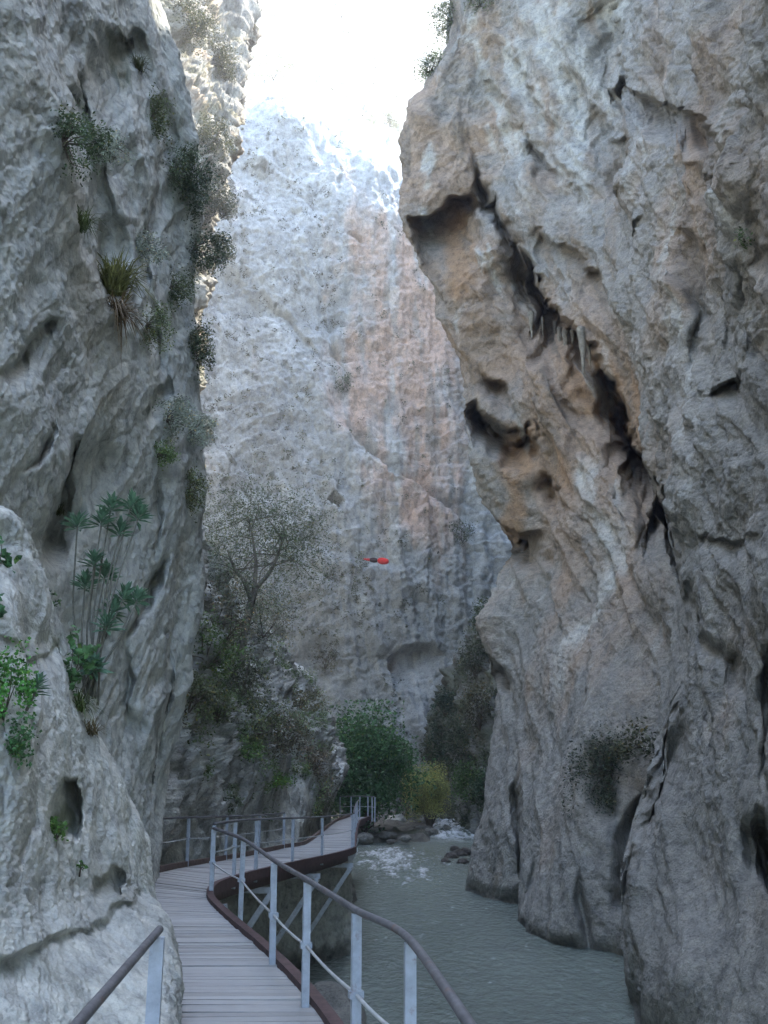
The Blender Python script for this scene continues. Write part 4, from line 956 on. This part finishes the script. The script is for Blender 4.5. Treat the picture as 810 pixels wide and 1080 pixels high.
# grass tufts
def grass_tuft(label, p, n, ln, col, cat='grass tuft', seed=0, lean=(0, 0, 0), spread=.5, group='grass tufts on the left cliff'):
    r = np.random.default_rng(seed); m = MB()
    for i in range(n):
        d = r.normal(size=3) * spread; d[2] = abs(d[2]) + .55; d += np.array(lean); d /= np.linalg.norm(d); l = ln * r.uniform(.5, 1.2)
        b0 = p + r.normal(size=3) * np.array([.06, .06, .03]) * ln * 1.6
        m1 = b0 + d * l * .55; e = b0 + d * l + np.array([0, 0, -.42 * l * r.uniform(.5, 1.4)])
        x = np.cross(d, (0, 0, 1.)); x /= max(np.linalg.norm(x), 1e-6); w_ = ln * .014
        c = np.array(col) * r.uniform(.6, 1.5)
        m.add([b0 - x * w_, b0 + x * w_, m1 + x * w_ * .8, m1 - x * w_ * .8, e + x * w_ * .15, e - x * w_ * .15], [[0, 1, 2, 3], [3, 2, 4, 5]], c)
    o = m.build('grass_tuft', LEAF, None, False, p); tag(o, label, cat, group)
p, nn = grow(CL, 122, 305); grass_tuft('tall yellow green grass tuft in the left cliff cleft', p, 420, .75, (.16, .17, .06), seed=3, spread=.34)
p, nn = grow(CL, 128, 325); grass_tuft('dry brown grass drooping under the tall tuft', p, 220, .5, (.16, .115, .06), seed=4, lean=(0, 0, -.9))
p, nn = grow(CL, 90, 240); grass_tuft('green grass tuft along the cleft edge above the tall tuft', p, 200, .4, (.08, .11, .04), seed=5)
p, nn = grow(CL, 65, 545); grass_tuft('mossy grass under the diagonal overhang', p, 200, .25, (.075, .09, .04), seed=6)
p, nn = grow(CL, 150, 70); grass_tuft('dull grass under the small top overhang', p, 200, .35, (.08, .09, .045), seed=7)

# spurge (rosettes of long leaves on bare stems)
def spurge(label, base, tips, group=None, ll=.175):
    r = np.random.default_rng(11); t = empty('spurge_plant', base, label, 'plant', group)
    for k, (tp, via) in enumerate(tips):
        m = MB(); b0 = base + r.normal(size=3) * .03
        path = catmull(np.array([b0, b0 * .45 + via * .55, via, tp]), 14)
        m.tube(path, np.linspace(.011, .007, 14), 6, (.15, .15, .125)); st = m.build('stem', BARK, t, True)
        m = MB(); T = path[-1] - path[-3]; T /= np.linalg.norm(T)
        for j in range(40):
            u = j / 40.; o = tp - T * .09 * (1 - u) ** 1.; an = j * 2.4
            x = np.cross(T, (1, 0, .2)); x /= np.linalg.norm(x); y = np.cross(T, x)
            rd = x * math.cos(an) + y * math.sin(an)
            d = rd * (1.05 - .55 * u) + T * (.25 + .9 * u) + r.normal(size=3) * .12; d /= np.linalg.norm(d)
            l = ll * r.uniform(.75, 1.15) * (1 - .25 * u); sd = np.cross(d, T); sd /= max(np.linalg.norm(sd), 1e-6); w_ = l * .12
            md = o + d * l * .5; e = o + d * l + np.array([0, 0, -.16 * l])
            c = np.array(SPURGE) * r.uniform(.7, 1.35)
            m.add([o, md + sd * w_, e, md - sd * w_], [[0, 1, 2, 3]], c)
        m.build('leaf_whorl', LEAF, st)
sb, nn = grow(CO, 92, 735); sb = sb + np.array([0, .25, 0]); D0 = sb[1]
w_ = lambda px, py, dd=0: Wd(px, py, D0 + dd)
spurge('tall bare stemmed spurge with rosettes of blue green leaves', sb, [(w_(118, 530), w_(98, 650)), (w_(140, 528, .1), w_(120, 600)), (w_(82, 548, -.05), w_(77, 640)), (w_(100, 588, -.1), w_(92, 660)), (w_(90, 612, .05), w_(86, 670)), (w_(133, 625, .1), w_(112, 670)), (w_(147, 628, .15), w_(128, 670)), (w_(114, 655, -.1), w_(106, 690)), (w_(100, 700, -.1), w_(98, 715)), (w_(128, 556, .05), w_(112, 620)), (w_(108, 545, -.1), w_(95, 640)), (w_(148, 540, .1), w_(118, 630)), (w_(120, 640, .1), w_(106, 685)), (w_(84, 690, 0), w_(86, 712)), (w_(112, 602, .1), w_(100, 660))])
s2, nn = grow(CO, 30, 752)
spurge('small single stemmed spurge sprig on the outcrop', s2, [(Wd(41, 718, s2[1] - .05), Wd(35, 735, s2[1] - .05))], ll=.11)
def herb(label, p, R_, n, lf, col, seed, off=(0, 0, 0)):
    plant('leafy_herb', label, 'plant', p, R_, n, lf, col, 'leafy herbs on the outcrop', k=14, lift=R_[2] * .6, seed=seed, asp=.75, stem_r=.006, off=off)
p, nn = grow(CO, 78, 715); herb('broad leaved green herb at the foot of the tall spurge', p + np.array([-.02, .1, 0]), (.18, .15, .22), 210, .07, (.06, .13, .05), 150)
p, nn = grow(CO, 88, 745); grass_tuft('trailing grass below the broad leaved herb', p, 160, .28, (.08, .12, .035), seed=8, lean=(0, -.3, -.5), group='grass tufts on the outcrop')
p, nn = grow(CO, 100, 772); grass_tuft('dry grass at the outcrop edge', p, 120, .22, (.13, .105, .05), seed=9, lean=(0, 0, -.4), group='grass tufts on the outcrop')
p, nn = grow(CO, 8, 755); herb('bright green bushy herb at the picture edge on the outcrop', p, (.15, .14, .26), 1500, .026, (.06, .17, .04), 151)
p, nn = grow(CO, 18, 790); herb('dark green herb hanging under the bright bushy herb', p, (.12, .1, .12), 500, .026, (.045, .11, .04), 152)
p, nn = grow(CO, 4, 590); herb('ivy leaved sprig on top of the outcrop', p, (.1, .08, .1), 26, .085, (.045, .11, .045), 153)
p, nn = grow(CO, 3, 640); herb('small dark sprig lower at the outcrop edge', p, (.06, .06, .08), 20, .07, (.04, .09, .045), 154)
p, nn = grow(CO, 64, 882); herb('green herb growing inside the outcrop hollow', p, (.07, .07, .09), 160, .03, (.06, .125, .03), 155)
p, nn = grow(CO, 90, 915); herb('tiny green seedling below the hollow', p, (.04, .04, .04), 40, .03, (.05, .12, .03), 156)
p, nn = grow(CL, 55, 640); herb('faint green sprig behind the outcrop', p, (.14, .1, .12), 60, .07, (.06, .11, .05), 157)

# ================================================================== STALACTITES
st_mat = ROCK
for i, (px, py, l, r0) in enumerate(((556, 345, 1.2, .12), (583, 352, 1.0, .09), (590, 358, 1.3, .1), (597, 362, 1.5, .11), (605, 362, 1.1, .09), (612, 366, 2.1, .16), (620, 376, 1.0, .09), (574, 348, .7, .07))):
    p, nn = anchor(CR, px, py - 6)
    m = MB(); n = 9; z = np.linspace(0, 1, n); rr = np.random.default_rng(i)
    path = np.stack([p[0] + nn[0] * .15 + rr.normal(size=n) * .015, p[1] + nn[1] * .15 + rr.normal(size=n) * .015, p[2] + .5 - z * (l * .72 + .5)], -1)
    m.tube(path, r0 * .8 * (1.5 - z * 1.38) * (1 + rr.normal(size=n) * .16), 8, np.array([.29, .255, .215]) * rr.uniform(.7, 1.1))
    o = m.build('stalactite', ROCK, None, True, p); tag(o, 'pale stalactite hanging under the great diagonal overhang', 'stalactite', 'stalactites under the overhang')

# ================================================================== RED OBJECT BY THE BACK CLIFF
def red_float():
    p, nn = grow(CB, 396, 592); D = p[1] - 4.0
    a, b_, c, e = Wd(383, 589.5, D), Wd(390, 590.5, D), Wd(398, 591, D), Wd(410, 592.5, D)
    t = empty('red_streamer', b_, 'small bright red streamer with dark neck floating before the back cliff', 'streamer')
    m = MB(); m.tube(np.linspace(a, b_, 6), np.linspace(.05, .16, 6), 8, (.55, .03, .03)); m.build('tail', CLOTH, t, True)
    m = MB(); m.tube(np.linspace(b_, c, 7), [.16, .2, .24, .26, .25, .22, .2], 8, (.03, .012, .015)); m.build('neck', CLOTH, t, True)
    k = np.linspace(0, 1, 14); m = MB(); m.tube(c + (e - c) * k[:, None], .08 + .25 * np.sqrt(np.clip(1 - (2 * k - 1.0) ** 2, 0, 1)), 14, (.72, .028, .028)); m.build('body', CLOTH, t, True)
    m = MB(); q = p.copy(); m.tube(np.array([a, a * .5 + q * .5 + np.array([0, 0, -.2]), q + np.array([-1.2, .6, .3])]), .012, 6, (.05, .05, .05)); m.build('tether', PIPE, t, True)
red_float()

# ================================================================== BOULDERS
def ico():
    import bmesh
    bm = bmesh.new(); bmesh.ops.create_icosphere(bm, subdivisions=4, radius=1)
    V = np.array([v.co[:] for v in bm.verts]); Fq = np.array([[q.index for q in f.verts] for f in bm.faces]); bm.free(); return V, Fq
IV, IF = ico()
BOULD = []
def boulder(label, p, sx, sy, sz, col, seed, group, rot=0):
    r = np.random.default_rng(seed); o_ = r.random(3) * 50
    u = IV * (1 + .30 * fbm(IV * .9 + o_, 3)[:, None])
    f1, f2, v = worley(IV * 1.3 + o_); u = u * (1 + .16 * (v - .5) * sstep(0, .3, f2 - f1) + .05 * fbm(IV * 4 + o_, 3))[:, None]
    c, s_ = math.cos(rot), math.sin(rot)
    u = u * np.array([sx, sy, sz]); u = np.stack([u[:, 0] * c - u[:, 1] * s_, u[:, 0] * s_ + u[:, 1] * c, u[:, 2]], -1)
    C = np.full(u.shape, 1.) * np.array(col) * (1 + .2 * fbm(IV * 2 + o_, 3))[:, None]
    o = mesh_obj('boulder', u + p, IF, ROCK, None, C, True, p); tag(o, label, 'boulder', group); return o
bs = [(398, 880, .9, 'grey boulder at the water edge under the far walkway corner'), (410, 884, .7, 'dark boulder beside the foam, second from the walkway'), (392, 872, 1.0, 'brown boulder piled beneath the far railing'), (422, 878, .8, 'flat grey boulder in front of the dark bush'),
      (418, 868, 1.1, 'pale boulder under the dark bush'), (434, 872, 1.0, 'long dark boulder on the stony bank'), (445, 878, .9, 'wet dark boulder under the yellow green bush'), (405, 866, .9, 'shadowed boulder under the leafy bush'),
      (440, 864, .9, 'pale stone behind the bank at the bush trunk'), (428, 886, .5, 'low stone splashed by white water'), (455, 880, .7, 'stone at the left edge of the rapids'), (462, 872, .6, 'rounded stone in the rapids'),
      (472, 876, .5, 'small stone breaking the rapids'), (484, 872, .7, 'dark boulder by the right cliff beyond the rapids'), (490, 862, 1.0, 'grey boulder under the far right slope'), (450, 868, .8, 'mossy stone beside the bush roots'),
      (412, 890, .35, 'tiny wet stone at the tip of the bank'), (385, 886, .7, 'reddish boulder below the last walkway planks')]
for i, (px, py, sz, lab) in enumerate(bs):
    p = Wz(px, py, -2.9 if py > 870 else -2.6)
    k = p[1] / 62.
    boulder(lab, p + np.array([0, 0, .1]), sz * .8, sz * .8, sz * .5, np.array([.23, .22, .205]) * (2.2 if 'pale' in lab else .55 if 'dark' in lab or 'wet' in lab else 1), 300 + i, 'boulders on the far bank', i * 1.3)
for i, (px, py, sz, lab) in enumerate(((476, 904, .38, 'dark stone poking from the water left of the right cliff'), (484, 902, .42, 'tallest dark stone off the right cliff foot'), (492, 900, .4, 'dark stone touching the right cliff foot'), (470, 909, .26, 'flat dark stone nearest the camera off the right cliff'), (488, 910, .3, 'brown stone in the shallow by the right cliff'), (480, 896, .3, 'small stone behind the tallest dark stone'))):
    boulder(lab, Wz(px, py, -3.15), sz, sz * 1.1, sz * .75, (.085, .075, .07), 340 + i, 'stones off the right cliff', i)
p = np.array([-1.05, 19.6, -3.0]); boulder('rounded river boulder below the near railing', p, .75, 1.2, .75, (.2, .19, .175), 360, None, .3)


# ================================================================== AIR: THIN VOLUME ADDED TO IMITATE LENS GLARE
if HAZE > 0:
    hm = bpy.data.materials.new('glare_veil_air'); hm.use_nodes = True; hn = hm.node_tree
    hn.nodes.remove(hn.nodes['Principled BSDF'])
    pv = hn.nodes.new('ShaderNodeVolumePrincipled'); pv.inputs['Density'].default_value = HAZE; pv.inputs['Color'].default_value = (.93, .95, 1, 1); pv.inputs['Anisotropy'].default_value = .3
    hn.links.new(pv.outputs[0], hn.nodes['Material Output'].inputs['Volume'])
    m = MB(); x0, x1, y0, y1, z0, z1 = -700, 700, -400, 1000, -8, 330
    m.hexa([(x0, y0, z0), (x1, y0, z0), (x1, y1, z0), (x0, y1, z0), (x0, y0, z1), (x1, y0, z1), (x1, y1, z1), (x0, y1, z1)])
    tag(m.build('glare_veil', hm), None, None, None, 'stuff')
# ------------------------------------------------------------------ camera, light, render
cam = bpy.data.cameras.new('camera'); co = bpy.data.objects.new('camera', cam); COL.objects.link(co)
co.location = (0, 0, EYE); co.rotation_euler = (math.pi / 2 + TH, 0, 0)
cam.sensor_fit = 'VERTICAL'; cam.sensor_height = 36; cam.lens = 36 * F / 1080; cam.clip_end = 3000; cam.clip_start = .05
SC.camera = co
AZ, EL = math.radians(43), math.radians(60)      # azimuth from +Y towards +X
w = bpy.data.worlds.new('World'); SC.world = w; w.use_nodes = True
nt = w.node_tree; bg = nt.nodes['Background']; bg.inputs[1].default_value = .15
sk = nt.nodes.new('ShaderNodeTexSky'); sk.sky_type = 'NISHITA'; sk.sun_disc = False; sk.sun_elevation = EL; sk.sun_rotation = AZ
sk.dust_density = 1.0; sk.air_density = 1.0; sk.ozone_density = 1.0
nt.links.new(sk.outputs[0], bg.inputs[0])
sl = bpy.data.lights.new('sun', 'SUN'); sl.energy = 2.6; sl.angle = math.radians(.5); sl.color = (1, .93, .82)
so = bpy.data.objects.new('sun', sl); COL.objects.link(so)
sv = Vector((math.sin(AZ) * math.cos(EL), math.cos(AZ) * math.cos(EL), math.sin(EL)))
so.rotation_euler = (-sv).to_track_quat('-Z', 'Y').to_euler(); so.location = (20, 0, 90)
SC.view_settings.view_transform = 'Standard'; SC.view_settings.look = 'None'; SC.view_settings.gamma = 1; SC.view_settings.exposure = 3.12
SC.view_settings.use_curve_mapping = False
SC.cycles.max_bounces = 8; SC.cycles.diffuse_bounces = 5; SC.render.filter_size = 1.5
